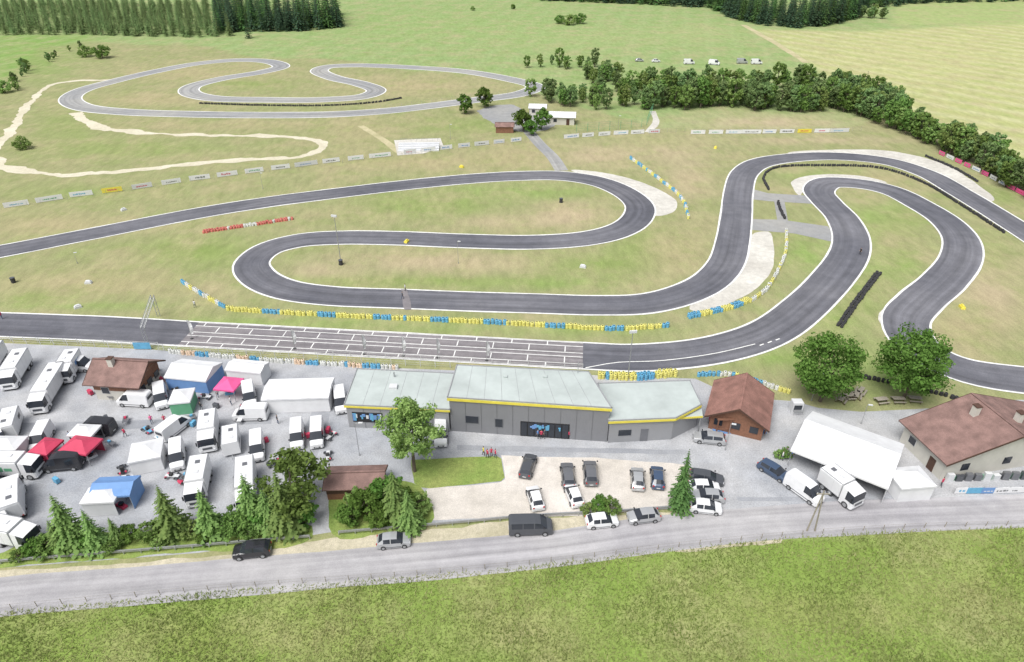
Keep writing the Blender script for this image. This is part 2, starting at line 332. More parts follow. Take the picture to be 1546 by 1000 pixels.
# ---------- tracks ----------
TW=8.0
def track(name,pts,w,z,mat,closed=False,lines=True,step=1.5,lw=.4):
    A,t=path(pts,step,closed); ribbon(name,A,t,w,z,mat,closed,cols=6)
    if lines:
        for sgn in(-1,1): ribbon('track_edge_line',A,t,lw,z+.008,M_line,closed,off=sgn*(w/2-.18),cols=1,jit=.06)
    return A,t
patch('concrete_runoff',[(862,257),(905,260),(955,271),(1000,289),(1022,305),(1020,318),(1000,326),(982,325),(975,300),(940,283)],.02,M_conc,True,jit=.15)
patch('concrete_runoff',[(1140,352),(1160,350),(1168,378),(1166,405),(1150,430),(1120,450),(1080,466),(1045,470),(1040,462),(1090,440),(1118,410),(1128,380)],.02,M_conc,True,jit=.15)
patch('concrete_runoff',[(1190,231),(1290,226),(1350,229),(1420,246),(1480,282),(1502,302),(1488,305),(1440,285),(1380,252),(1300,236),(1200,236)],.02,M_conc,True,jit=.15)
patch('concrete_runoff',[(1335,497),(1325,482),(1340,462),(1372,432),(1385,436),(1352,470),(1348,492)],.02,M_conc,True,jit=.15)
patch('concrete_runoff',[(1195,274),(1235,264),(1300,266),(1340,276),(1300,276),(1240,272),(1212,290),(1208,296)],.02,M_conc,True,jit=.1)
patch('asphalt_connector',[(1133,285),(1160,292),(1222,296),(1226,308),(1160,304),(1133,301)],.026,M_old,False)
patch('asphalt_connector',[(1130,331),(1180,332),(1250,342),(1268,368),(1200,353),(1128,347)],.028,M_old,False)
patch('asphalt_connector',[(1168,300),(1184,302),(1190,336),(1174,336)],.032,M_old,False)
A,t=track('kart_track',[(-120,402),(0,380),(150,351),(300,322),(400,306),(500,293),(600,281),(700,271),(780,266),(850,266),(905,275),(945,292),(966,312),(958,334),(930,350),(880,361),(800,366),(700,364),(600,360),(520,359),(455,363),(405,376),(380,398),(392,420),(430,437),(500,447),(600,451),(700,455),(800,458),(900,461),(970,459),(1025,447),(1070,426),(1096,398),(1107,360),(1112,320),(1115,290),(1124,262),(1146,247),(1190,239),(1260,236),(1340,244),(1400,263),(1450,291),(1500,321),(1546,350),(1640,410)],TW,.04,M_track)
PIT=[(-200,482),(0,490),(150,496),(285,504),(500,516),(700,527),(880,537),(960,540),(1050,533),(1120,518),(1170,497),(1215,463),(1253,425),(1280,388),(1285,360),(1272,330),(1248,305),(1236,288),(1252,276),(1300,278),(1345,288),(1390,310),(1428,334),(1451,362),(1450,392),(1425,425),(1390,455),(1368,482),(1376,512),(1410,540),(1460,560),(1546,574),(1700,585)]
A,t=track('kart_track',PIT,8.6,.046,M_track)
A,t=path([(285,504),(500,516),(700,527),(880,537)],2); ribbon('starting_grid_asphalt',A,t,8.2,.058,M_grid,cols=6)
for o in(-3.9,-2.7,-.6,.6,2.7,3.9): ribbon('grid_marking',A,t,.18,.064,M_line,off=o,cols=1)
mb=MB(); n=normals(A,False); Lt=t[-1]
for k in range(int(Lt/3.2)):
    s=1.5+k*3.2; x=np.interp(s,t,A[:,0]); y=np.interp(s,t,A[:,1]); i=min(len(n)-1,int(s/2)); nn_=n[i]; ang=math.atan2(nn_[1],nn_[0])
    for o in (1.65,-1.65) if k%2 else (3.3,-3.3): mb.box(x+nn_[0]*o,y+nn_[1]*o,.061,1.7 if abs(o)<2 else 1.1,.18,.008,M_line,ang)
mb.obj('grid_marking')
patch('asphalt_repair',[(606,437),(615,437),(622,468),(610,468)],.066,M_grid,False,jit=.1)
mb=MB()
for px,py in [(1150,521),(1162,517),(1174,513)]:
    g=G(px,py); mb.box(g.x,g.y,.06,1.0,.25,.004,M_line,hd(px,py,5,-2))
mb.obj('track_dash_marking')
A,t=path([(884,556),(930,548),(1000,545),(1080,534),(1140,520)],2); ribbon('pit_exit_line',A,t,.2,.07,M_line,cols=1)
OLD=[(808,131),(770,120),(700,108),(620,102),(540,99),(495,101),(482,107),(505,118),(545,127),(568,137),(548,146),(480,151),(400,151),(325,149),(288,141),(290,131),(335,119),(395,109),(424,101),(405,93),(360,91),(300,96),(235,108),(175,122),(125,136),(106,149),(125,162),(185,169),(300,173),(400,174),(500,173),(580,168),(650,160),(720,151),(785,142)]
track('old_kart_track',OLD,8.5,.03,M_old,True,True,lw=.5)
A,t=path([(188,120),(90,125),(50,150),(15,200),(-6,225),(5,250),(60,262),(150,262),(280,250),(350,241),(440,238),(483,226),(482,213),(440,207),(350,205),(230,202),(160,193),(122,180),(118,170)],1.5)
ribbon('gravel_track',A,t,3.0,.022,M_grav,cols=3,jit=1.5)
A,t=path([(795,195),(815,218),(835,238),(848,258)],2); ribbon('access_path',A,t,4,.024,M_old,cols=3)
patch('clubhouse_yard',[(722,166),(770,158),(800,172),(840,182),(830,195),(800,200),(765,196),(740,184)],.016,M_old,True,jit=.6)
A,t=path([(1122,38),(1165,62),(1218,95)],3); ribbon('dirt_path',A,t,4,.02,M_dirt,cols=2,jit=.6)
A,t=path([(545,190),(580,212),(605,232)],3); ribbon('dirt_path',A,t,2.2,.014,M_dirt,cols=2,jit=.6)
patch('spectator_steps',[(595,212),(665,209),(670,222),(640,232),(600,235)],.03,M_conc,False)
A,t=path([(985,168),(990,185),(978,200)],2); ribbon('dirt_path',A,t,2.4,.014,M_conc,cols=2,jit=.3)
# ---------- tyre barriers ----------
def tyres(name,pts,pal,run=4,step=.62,h=.85,r=.32,rows=1):
    A,t=path(pts,step); mb=MB(); n=normals(A,False)
    prof=[(r*.94,0),(r,h*.15),(r*.88,h*.33),(r,h*.5),(r*.88,h*.66),(r,h*.84),(r*.8,h),(r*.45,h)]
    for i,p in enumerate(A):
        m=pal[(i//run)%len(pal)]; 
        if random.random()<.1: m=random.choice(pal)
        for rr in range(rows):
            q=p+n[i]*(rr*.64)+rng.normal(0,.07,2); vs=[];N_=8; hz=R(.85,1.1)
            for (ra,z) in prof+[(r*.42,h*.8)]:
                for k in range(N_): a=2*math.pi*k/N_; vs.append((q[0]+ra*math.cos(a),q[1]+ra*math.sin(a),z*hz))
            K_=len(prof)+1; fs=[(j*N_+k,j*N_+(k+1)%N_,(j+1)*N_+(k+1)%N_,(j+1)*N_+k) for j in range(K_-1) for k in range(N_)]
            fs.append(tuple((K_-1)*N_+k for k in range(N_))); mb.add(vs,fs,[m]*((K_-1)*N_-N_)+[black]*(N_+1))
    return mb.obj(name)
BY=[tblue,tyel]
tyres('tyre_barrier',[(275,427),(300,443),(338,465)],[tblue,twhite,tyel,twhite],3)
tyres('tyre_barrier',[(345,469),(440,475),(560,481),(700,487),(850,495),(930,499),(1008,494)],[tyel,tyel,tblue],5,rows=1,h=.95,r=.37,step=.72)
tyres('tyre_barrier',[(1042,481),(1100,468),(1132,456)],BY,4,rows=2)
tyres('tyre_barrier',[(1135,455),(1155,440),(1172,415),(1185,385),(1187,350)],[twhite,tyel,twhite,twhite],3)
tyres('tyre_barrier',[(952,240),(990,268),(1028,300),(1040,331)],[tblue,twhite,tyel],3)
tyres('tyre_barrier',[(258,533),(400,546),(520,553),(600,558)],[twhite,torg,tblue,twhite],4)
tyres('tyre_barrier',[(905,572),(960,574),(1020,568)],[tyel,tyel,tblue],5,rows=2,h=1.1)
tyres('tyre_barrier',[(1055,568),(1100,568),(1140,578),(1190,594)],[tblue,tblue,twhite,tyel],3)
BK=[black]
for p in [[(302,157),(400,160),(500,160),(570,155),(606,149)],[(1160,287),(1153,268),(1172,254),(1250,251),(1330,255),(1390,275),(1450,310),(1515,352)],[(1398,237),(1440,255),(1475,275)],[(1174,306),(1178,318),(1184,331)],[(1285,567),(1340,578),(1400,592),(1458,607)]]:
    tyres('black_tyre_barrier',p,BK,4,rows=1,h=.65,step=.68)
tyres('black_tyre_barrier',[(1270,494),(1297,455),(1328,414)],BK,4,rows=2,h=.6)
tyres('red_tyre_barrier',[(308,352),(370,343),(441,332)],[tred,tred,tred,twhite],5,rows=2,h=.6)
# ---------- sponsor boards ----------
palb=[canvas,canvas,canvas,white2,canvas,canvas,canvas,canvas,yel]
def boards(pts,n,pal=palb,h=1.3,w=4.8,p=1.0):
    A,t=path(pts,.5,sm=False); 
    for k in range(n):
        if random.random()>p: continue
        s=(k+.5)/n*t[-1]; x=np.interp(s,t,A[:,0]); y=np.interp(s,t,A[:,1]); x2=np.interp(s+.5,t,A[:,0]); y2=np.interp(s+.5,t,A[:,1]); x1=np.interp(s-.5,t,A[:,0]); y1=np.interp(s-.5,t,A[:,1])
        mb=MB(); ww=w*R(.75,1.15); c=random.choice(pal); mb.box(0,0,.12,ww,.06,h,c)
        ink=random.choice([dgrey,bluec,red,greyp,greenc,tblue] if c not in(bluec,red) else [white2,yel])
        x0=-ww*R(.2,.36); x9=ww*R(.15,.34); hh=h*R(.18,.36)
        while x0<x9:
            l=R(.12,.45); mb.box(x0+l/2,-.032,.12+h*R(.28,.34),l,.01,hh*R(.7,1.1),ink); x0+=l+R(.06,.2)
        for sx in(-1,1): mb.box(sx*ww*.46,.06,0,.08,.06,h+.25,steel)
        mb.obj('advertising_board',(x,y,0),math.atan2(y2-y1,x2-x1)+R(-.05,.05))
boards([(0,316),(120,297),(200,287),(300,272),(400,259),(500,246),(592,236)],14,w=6.2)
boards([(605,234),(700,223),(792,213)],7,p=.9)
boards([(850,210),(930,204),(1000,201)],6); boards([(1040,203),(1160,202),(1280,200)],9,w=6)
boards([(1415,232),(1480,262),(1546,297),(1600,330)],14,[pink,pink,canvas,canvas,white2],1.1,3)
boards([(1440,746),(1500,746),(1560,744)],6,[bluec,canvas,tblue],1,2.2)
# fences behind boards
def fence(name,pts,h=1.1,sp=2.5,mat=steel,r=.035,wires=3,wr=.012,sm_=False):
    A,t=path(pts,sp,sm=sm_); mb=MB(); pv=None
    for p in A:
        hh=h*R(.92,1.06); mb.tube((p[0],p[1],0),(p[0]+R(-.04,.04),p[1]+R(-.04,.04),hh),r,mat,5)
        if pv is not None:
            for k in range(wires): z=h*(k+1)/wires-.04; mb.tube((pv[0],pv[1],z),(p[0],p[1],z),wr,mat,3)
        pv=p
    return mb.obj(name)
fence('wire_fence',[(-100,965-30),(0,922),(350,889),(600,871),(800,853),(1000,829),(1180,811),(1350,799),(1546,793),(1700,786)],.9,2.6,hedgem,.045,2,.01,True)
fence('track_fence',[(0,318),(120,299),(300,274),(500,248),(600,237),(800,215)],1.2,3)
fence('track_fence',[(850,208),(1000,200),(1300,198)],1.3,3)
fence('pit_fence',[(0,517),(230,528),(420,541),(620,553),(680,556)],1.3,2.5,white2,.05,3,.02)
fence('pit_fence',[(-100,508),(0,514),(240,524)],1.0,2.5,white2,.05,2,.05)
fence('track_fence',[(240,531),(500,537),(880,556)],.9,3,white2,.04,2,.03)
def guard(pts):
    A,t=path(pts,2.0); mb=MB(); pv=None
    for p in A:
        mb.box(p[0],p[1],0,.12,.12,.65,steel)
        if pv is not None:
            d=Vector((p[0]-pv[0],p[1]-pv[1])); c=((p[0]+pv[0])/2,(p[1]+pv[1])/2); a=math.atan2(d.y,d.x)
            mb.box(c[0],c[1],.42,d.length,.16,.1,steel,a); mb.box(c[0],c[1],.6,d.length,.16,.12,steel,a)
        pv=p
    mb.obj('guard_rail')
guard([(-80,860),(0,852),(250,832),(468,814)]); guard([(512,808),(700,792),(800,783),(930,776),(1035,768)])
# ---------- vehicles ----------
def loft(mb,st,paint,gl=glass,trim=None):
    vs=[]
    for s in st:
        x,w,z0,z1,wb,zb,wt,zt=s[:8]
        vs+=[(x,-w,z0),(x,-w,z1),(x,-wb,zb),(x,-wt,zt),(x,-wt*.5,zt+.035),(x,wt*.5,zt+.035),(x,wt,zt),(x,wb,zb),(x,w,z1),(x,w,z0)]
    fs=[];ms=[]
    for i in range(len(st)-1):
        fl=st[i][8] if len(st[i])>8 else 'p'
        for k in range(10):
            a=i*10+k; b_=i*10+(k+1)%10; fs.append((a,b_,b_+10,a+10)[::-1])
            if k==9: ms.append(black)
            elif k in(2,6): ms.append(gl if fl in 'sb' else paint)
            elif k in(3,4,5): ms.append(gl if fl in 'tb' else paint)
            elif k in(0,8) and trim: ms.append(trim)
            else: ms.append(paint)
    n=len(st)*10; fs.append(tuple(range(10))); ms.append(paint); fs.append(tuple(range(n-10,n))[::-1]); ms.append(paint)
    mb.add(vs,fs,ms)
def wheels(mb,xsl,w,r,tw=.24):
    for x in xsl:
        for s in(-1,1):
            y=s*w; mb.cyl((x,y-tw/2,r),r,tw,black,'y',14); mb.cyl((x,y+s*(tw/2)-.01*(s<0)-.0,r),r*.6,.012,steel,'y',10)
def car_mesh(kind,paint):
    mb=MB()
    if kind=='hatch':
        st=[(-2.08,.68,.3,.45,.66,.58,.58,.62),(-1.93,.84,.2,.5,.82,.72,.7,.78),(-1.15,.88,.18,.55,.86,.92,.72,.98,'b'),(-.45,.89,.18,.55,.86,.94,.62,1.42,'s'),(.28,.89,.18,.55,.86,.95,.62,1.46,'p'),(.38,.89,.18,.55,.86,.95,.62,1.46,'s'),(1.2,.88,.18,.55,.85,.97,.6,1.40,'p'),(1.3,.88,.18,.55,.85,.97,.6,1.39,'t'),(1.78,.86,.2,.55,.82,.98,.66,1.03),(2.0,.82,.25,.5,.78,.8,.66,.86),(2.06,.74,.3,.45,.72,.6,.6,.64)]
        wx=(-1.3,1.25);r=.31;L2=2.05;ww=.84
    elif kind=='suv':
        st=[(-2.2,.72,.35,.55,.7,.75,.6,.8),(-2.05,.88,.28,.6,.86,.92,.74,.98),(-1.2,.92,.26,.65,.9,1.05,.76,1.12,'b'),(-.55,.93,.26,.65,.9,1.08,.68,1.6,'s'),(.3,.93,.26,.65,.9,1.1,.68,1.66,'p'),(.4,.93,.26,.65,.9,1.1,.68,1.66,'s'),(1.6,.92,.26,.65,.89,1.12,.66,1.6,'p'),(1.7,.92,.26,.65,.89,1.12,.66,1.58,'t'),(2.1,.9,.28,.65,.86,1.1,.7,1.15),(2.2,.84,.35,.6,.8,.8,.7,.86)]
        wx=(-1.38,1.35);r=.36;L2=2.2;ww=.88
    elif kind=='wagon':
        st=[(-2.3,.7,.3,.45,.68,.6,.58,.64),(-2.12,.86,.2,.5,.84,.74,.72,.8),(-1.2,.9,.18,.55,.88,.92,.74,.97,'b'),(-.4,.9,.18,.55,.88,.94,.64,1.40,'s'),(.35,.9,.18,.55,.88,.95,.64,1.44,'p'),(.45,.9,.18,.55,.88,.95,.64,1.44,'s'),(1.75,.89,.18,.55,.86,.97,.62,1.38,'p'),(1.85,.89,.18,.55,.86,.97,.62,1.37,'t'),(2.15,.86,.2,.55,.82,.96,.66,1.0),(2.3,.8,.3,.45,.76,.66,.64,.7)]
        wx=(-1.42,1.4);r=.32;L2=2.28;ww=.86
    else:
        bus=kind=='minibus'; f='s' if bus else 'p'; T=2.0 if bus else 2.35
        st=[(-2.6,.78,.3,.6,.76,.85,.66,.92),(-2.42,.94,.25,.6,.92,1.02,.8,1.12),(-1.9,.97,.25,.6,.95,1.2,.82,1.32,'b'),(-1.15,.98,.25,.6,.95,1.25,.8,T-.12,'s'),(-.45,.98,.25,.6,.95,1.25,.82,T,'p'),(-.33,.98,.25,.6,.95,1.25,.82,T,f),(.9,.98,.25,.6,.95,1.25,.82,T,'p'),(1.0,.98,.25,.6,.95,1.25,.82,T,f),(2.3,.98,.25,.6,.95,1.25,.82,T,'p'),(2.52,.97,.25,.6,.94,1.25,.8,T-.08,'p'),(2.62,.92,.3,.6,.9,1.2,.76,T-.2)]
        wx=(-1.65,1.6);r=.36;L2=2.6;ww=.92
        mb.box(2.6,0,1.35,.06,1.3,.5,glass)
        for s in(-1,1): mb.box(0,s*.985,.5,4.2,.02,.1,dgrey)
    loft(mb,st,paint); wheels(mb,wx,ww,r)
    for s in(-1,1):
        mb.box(-L2+.1,s*.6,.6 if kind!='van' else .8,.16,.34,.14,headl); mb.box(L2-.04,s*.66,.75,.1,.2,.2,redl)
        mb.box(-1.0 if r<.35 else -1.55,s*1.0,1.0 if r<.35 else 1.35,.14,.2,.16,blackp)
        mb.box(.1,s*.895 if r<.35 else s*.935,.32,2.0,.02,.08,dgrey)
    mb.box(-L2+.0,0,.4,.1,.9,.16,dark); mb.box(L2+.02,0,.52,.04,.5,.11,white2); mb.box(-L2-.04,0,.45,.04,.5,.11,white2)
    return mb.mesh('vehicle_'+kind)
_cars={}
def car(name,px,py,dx,dy,kind,paint,sc=1):
    k=(kind,paint.name)
    if k not in _cars: _cars[k]=car_mesh(kind,paint)
    g=G(px,py); o=bpy.data.objects.new(name,_cars[k]); z=0.03; o.location=(g.x,g.y,z); o.rotation_euler=(0,0,hd(px,py,dx,dy)+math.pi+R(-.03,.03)); o.scale=(sc,sc,sc); return link(o)
pc='parked_car'
for a in [(382,836,-10,1,'suv',blackp),(595,821,10,-1,'hatch',silver),(908,791,10,-1,'hatch',white),(971,784,-10,1,'hatch',silver),(1064,770,10,1,'hatch',white),(1068,754,-10,-.5,'hatch',silver),(1062,740,10,.5,'hatch',white),(1066,726,10,2,'wagon',dgrey),
 (797,708,3,-10,'wagon',dgrey),(857,722,-1,-10,'wagon',greyp),(891,720,-1,-10,'suv',greyp),(808,757,-3,-10,'hatch',white),(866,752,-4,-10,'hatch',white),(962,728,-1,-10,'hatch',silver),(992,726,-1,-10,'hatch',navy),(1070,666,-10,-1,'wagon',silver),(1168,716,10,6,'wagon',navy)]: car(pc,*a)
car('parked_minibus',801,801,10,-.5,'minibus',dgrey,1.05)
for a in [(1212,746,10,7,'van',white),(666,660,0,10,'van',white),(206,610,-10,-.5,'van',white),(265,652,10,-8,'van',white),(390,682,0,10,'van',white),(380,631,-10,0,'van',white),(245,606,1,10,'van',white),(66,668,-5,10,'van',white),(150,652,-10,-1,'van',blackp),(98,706,-10,1,'van',blackp),(120,558,10,0,'van',white),(270,695,0,10,'van',white),(378,604,2,10,'van',white),(515,612,1,10,'van',white),(480,662,0,10,'van',white),(450,664,0,10,'van',white),(1040,97,10,0,'van',white),(1078,98,10,1,'van',white),(1142,97,10,0,'van',white),(1120,96,10,0,'van',silver),(990,94,10,0,'hatch',white),(965,93,10,0,'hatch',silver),(0,668,3,10,'van',white)]: car('parked_van',*a)
def truck(name,px,py,dx,dy,L_=8,w=2.5,h=3.4,cab=True,body=white,stripe=None,caravan=False,cabp=white):
    mb=MB(); x0=-L_/2; x1=L_/2
    c=.14; zb=.85 if not caravan else .45
    prof=[(-w/2,zb),(w/2,zb),(w/2,h-c),(w/2-c,h),(-w/2+c,h),(-w/2,h-c)]
    xb=x0+(2.1 if cab else 0)
    mb.extr(prof,xb,x1,body); mb.box((xb+x1)/2,0,.55,x1-xb-.3,w*.6,.3,dark)
    for s in(-1,1):
        for k in range(1,int((x1-xb)/1.2)): mb.box(xb+k*1.2,s*(w/2+.004),zb+.1,.03,.012,h-zb-.35,white2)
        mb.box((xb+x1)/2,s*(w/2+.004),zb,x1-xb,.02,.1,steel); mb.box((xb+x1)/2,s*(w/2-c*.5),h-.02,x1-xb,.07,.05,steel)
    if cab:
        loft(mb,[(x0,1.05,.4,.8,1.05,1.3,.98,1.5,'b'),(x0+.18,1.2,.35,.8,1.2,1.35,1.08,2.55,'s'),(x0+1.2,1.22,.35,.8,1.22,1.35,1.12,2.75,'p'),(x0+1.95,1.22,.35,.8,1.22,1.35,1.12,2.9)],cabp)
        for s in(-1,1): mb.box(x0+.3,s*1.32,1.5,.12,.16,.6,blackp); mb.box(x0-.02,s*.85,.6,.1,.3,.2,headl)
        mb.box(x0-.02,0,.85,.06,1.3,.35,dgrey); wheels(mb,(x0+1.0,x1-2.2,x1-1.0),1.08,.48,.3)
    else:
        wheels(mb,(x1-L_*.42,x1-L_*.3),w/2-.18,.38,.24); mb.tube((x0-1.1,0,.5),(x0+.2,0,.6),.06,steel)
        for s in(-1,1): mb.box(x0+1.5,s*(w/2+.01),1.4,1.1,.03,.6,glass)
    if stripe:
        for s in(-1,1):
            q=xb+.8
            while q<x1-1.2: l=R(.4,1.1); mb.box(q+l/2,s*(w/2+.012),1.5+R(0,.3),l,.02,R(.5,.9),stripe); q+=l+R(.15,.4)
        mb.box(x1+.008,0,1.3,.02,1.5,.7,stripe)
    mb.box(x1+.01,0,zb+.15,.02,w*.85,h-zb-.5,white2)
    for s in (-1,1): mb.box(x1+.02,s*w*.42,zb+.03,.03,.2,.14,redl)
    for k in range(2): mb.box(xb+(x1-xb)*(.3+.4*k),R(-.3,.3),h,.6,.6,.1,greyp if k else white2)
    g=G(px,py); return mb.obj(name,(g.x,g.y,.02),hd(px,py,dx,dy)+math.pi)
TR=[(78,598,-6,10,10,None),(28,570,-6,10,8,None),(-10,560,-6,10,9,None),(108,566,-6,10,6,bluec),
 (318,664,-1,10,6.5,None),(303,740,-2,10,7,None),(375,745,0,10,8,None),(28,716,10,0,7,greenc),(25,764,0,-10,7,None),(25,818,10,2,6.5,None),(-15,745,0,10,8,None)]
for a in TR: truck('race_truck',*a[:4],L_=a[4],stripe=a[5],h=3.2)
for a in [(352,676,0,10,4.2),(20,650,3,-10,5),(0,790,5,10,5)]: truck('white_trailer',*a[:4],L_=a[4],cab=False,h=2.6,w=2.3,caravan=True)
truck('articulated_truck',1266,748,10,8,5.6,stripe=None,h=3.1)
# ---------- tents ----------
def tent(name,px,py,dx,dy,sx,sy,h=2.3,rise=1.0,roof=canvas,wall=None,sides='',style='pyr',eq=True):
    mb=MB(); o=.12
    if style=='pyr':
        vs=[(-sx/2-o,-sy/2-o,h),(sx/2+o,-sy/2-o,h),(sx/2+o,sy/2+o,h),(-sx/2-o,sy/2+o,h)]
        r=max(0,(sx-sy)/2)*.9
        tp=[(-r-.05,0,h+rise),(r+.05,0,h+rise)]; m_=[((v[0]+(-r if v[0]<0 else r))/2,v[1]*.5,h+rise*.43) for v in vs]
        V=vs+m_+tp; Fs=[(0,1,5,4),(1,2,6,5),(2,3,7,6),(3,0,4,7),(4,5,9,8),(5,6,9),(6,7,8,9),(7,4,8)]
    else:
        n=max(1,round(sx/4)); V=[];Fs=[]
        for i in range(n*2+1):
            x=-sx/2-o+(sx+2*o)*i/(2*n); sg=.10 if i%2 else 0
            V+=[(x,-sy/2-o,h),(x,-sy/4,h+rise*.5-sg),(x,0,h+rise-sg*.4),(x,sy/4,h+rise*.5-sg),(x,sy/2+o,h)]
        for i in range(n*2):
            for k in range(4): a=i*5+k; Fs.append((a,a+5,a+6,a+1))
        Fs+=[(0,1,2,3,4)[::-1],tuple(n*10+k for k in range(5))]
    mb.add(V,Fs,roof)
    for (a,b_,c,d) in ((0,-sy/2-o,sx+2*o,0),(0,sy/2+o,sx+2*o,0),(-sx/2-o,0,sy+2*o,1),(sx/2+o,0,sy+2*o,1)):
        mb.box(a,b_,h-.28,c,.02,.275,roof,math.pi/2*d)
    nx_=max(1,round(sx/4))
    for i in range(nx_+1):
        for s in(-1,1): mb.box(-sx/2+.05+i*(sx-.1)/nx_,s*(sy/2-.05),0,.08,.08,h,steel)
    wl=wall or roof
    if 'f' in sides: mb.box(0,-sy/2,.03,sx,.03,h-.32,wl)
    if 'b' in sides: mb.box(0,sy/2,.03,sx,.03,h-.32,wl)
    if 'l' in sides: mb.box(-sx/2,0,.03,sy,.03,h-.32,wl,math.pi/2)
    if 'r' in sides: mb.box(sx/2,0,.03,sy,.03,h-.32,wl,math.pi/2)
    for k in range(int(sx*sy/12)+1):
        x=R(-sx*.35,sx*.35); y=R(-sy*.35,sy*.35); mb.box(x,y,0,1.5,.7,.35,random.choice([red,blackp,tblue,white2]),R(0,3)); mb.box(x,y,.35,.5,.5,.35,blackp)
    g=G(px,py); return mb.obj(name,(g.x,g.y,.02),hd(px,py,dx,dy))
for a in [(298,578,10,1,7,5,2.6,1.0,canvas,bluec,'fr','gab'),(350,597,10,1,3.2,3.2,2.3,.9,pink,pink,'',"pyr"),(455,608,10,-.3,10,5,2.8,.5,canvas,canvas,'flr','gab'),
 (280,616,10,-1,3.0,3.4,2.4,.8,canvas,greenc,'fr','pyr'),(228,700,10,-2,3.9,3.9,2.5,.9,canvas,canvas,'flr','pyr'),(130,690,10,1.5,4.2,3.2,2.3,.9,red,red,'lb','pyr'),(78,692,10,1.5,2.8,3,2.3,.8,red,red,'fl','pyr'),(135,668,10,.5,3.4,2.4,2.3,.7,canvas,canvas,'','pyr'),
 (182,756,10,-.5,5,3.4,2.6,.7,bluec,bluec,'r','gab'),(162,768,10,-.5,4,2.6,2.5,.7,canvas,white2,'f','pyr'),(378,572,10,1,6,3,2.6,.5,canvas,canvas,'flr','gab'),
 (1366,742,10,-.8,4.6,3.6,2.6,1,canvas,canvas,'flr','pyr'),(20,690,10,0,4.0,3,2.5,.9,canvas,canvas,'fr','pyr')]: tent('canopy_tent',*a)
a_=G(1166,690);b2=G(1304,746);c2=G(1380,708); c3=(a_+c2)/2; dd=(b2-a_); rz=math.atan2(dd.y,dd.x)
o=tent('white_marquee',773,500,1,0,dd.length,(c2-b2).length,2.9,2.0,canvas,canvas,'br','gab'); o.location=(c3.x,c3.y,.02); o.rotation_euler=(0,0,rz)
# paddock clutter
for i in range(46):
    px=R(20,500); py=R(560,740); g=G(px,py); mb=MB(); k=i%3
    if k==0:
        mb.box(0,0,.7,1.6,.7,.04,random.choice([white2,greyp])); 
        for sx in(-.7,.7):
            for sy in(-.28,.28): mb.box(sx,sy,0,.04,.04,.7,steel)
        mb.box(.2,0,.74,.4,.3,.25,random.choice([red,tblue,dgrey])); mb.obj('folding_table',(g.x,g.y,.02),R(0,3))
    elif k==1:
        mb.box(0,0,.35,1.9,.5,.12,random.choice([red,white2,blackp,tblue])); mb.box(-.7,0,.3,.4,1.2,.14,dgrey); mb.box(.75,0,.3,.25,1.0,.16,red); mb.box(.1,0,.47,.4,.45,.4,black)
        for sx in(-.6,.65):
            for s in(-1,1): mb.cyl((sx,s*.55-.08,.4),.14,.16,black,'y',8)
        for s in(-1,1): mb.box(s*.5,0,0,.06,.6,.32,steel)
        mb.obj('race_kart',(g.x,g.y,.02),R(0,6))
    else:
        mb.box(0,0,.12,.9,.5,.75,random.choice([red,dgrey,tblue]),ch=.04); 
        for sx in(-.35,.35): mb.cyl((sx,-.2,.08),.08,.06,black,'y',8); mb.cyl((sx,.2,.08),.08,.06,black,'y',8)
        mb.tube((.45,0,.5),(.6,0,.95),.02,steel); mb.obj('tool_trolley',(g.x,g.y,.02),R(0,3))
# ---------- buildings ----------
def bld(name): return empty(name)
def P3(px,py,z): g=G(px,py,z); return (g.x,g.y)
def offs(pts,d):
    c=sum((Vector(p) for p in pts),Vector((0,0)))/len(pts); return [tuple(Vector(p)+(Vector(p)-c).normalized()*d) for p in pts]
e=bld('kart_clubhouse')
def block(z,pts,wm,nm=''):
    P=[P3(x,y,z) for x,y in pts]; m1=MB(); m1.prism(P,0,z-.02,wm); m1.obj('walls',parent=e)
    m2=MB(); m2.prism(offs(P,.3),z,z+.14,roofg); m2.obj('roof',parent=e); 
    m4=MB(); n=len(P)
    for i in range(n):
        a=offs(P,.3)[i]; b_=offs(P,.3)[(i+1)%n]; m4.wallrect(a,b_,0,1,z+.14,z+.26,wallg2,0,.12)
    m4.obj('parapet',parent=e); return P
hC=6.2
PC=block(hC,[(678,601),(921,617),(886,563),(692,553)],wallg)
PL=block(4.2,[(522,612),(677,619),(690,566),(541,559)],wallg2)
PR=block(4.1,[(921,636),(1018,631),(1056,612),(1040,577),(905,581)],wallg2)
y=MB(); PCo=offs(PC,.3);PLo=offs(PL,.3);PRo=offs(PR,.3)
y.wallrect(PCo[0],PCo[1],0,1,hC-.42,hC+.02,yel,.03); y.wallrect(PLo[0],PLo[1],0,1,4.2-.3,4.22,yel,.03); y.wallrect(PRo[0],PRo[1],0,1,3.75,4.12,yel,.03); y.wallrect(PRo[1],PRo[2],0,1,3.75,4.12,yel,.03)
y.obj('yellow_fascia',parent=e)
w=MB()
for t0,t1,z0,z1 in ((.10,.18,1.9,3.1),(.29,.335,1.5,2.9)):
    w.wallrect(PC[0],PC[1],t0-.004,t1+.004,z0-.06,z1+.06,greyp,.03); w.wallrect(PC[0],PC[1],t0,t1,z0,z1,glass,.08)
w.wallrect(PC[0],PC[1],.45,.76,.1,2.8,dark,.04); 
for k in range(7): w.wallrect(PC[0],PC[1],.455+k*.0435,.455+k*.0435+.036,.25,2.65,glass,.10)
w.wallrect(PL[0],PL[1],.05,.35,1.2,3.0,dark,.04); w.wallrect(PL[0],PL[1],.40,.55,.1,3.1,greyp,.04); w.wallrect(PL[0],PL[1],.62,.8,.1,3.2,glass,.04)
w.wallrect(PR[0],PR[1],.15,.35,1.3,2.3,glass,.04)
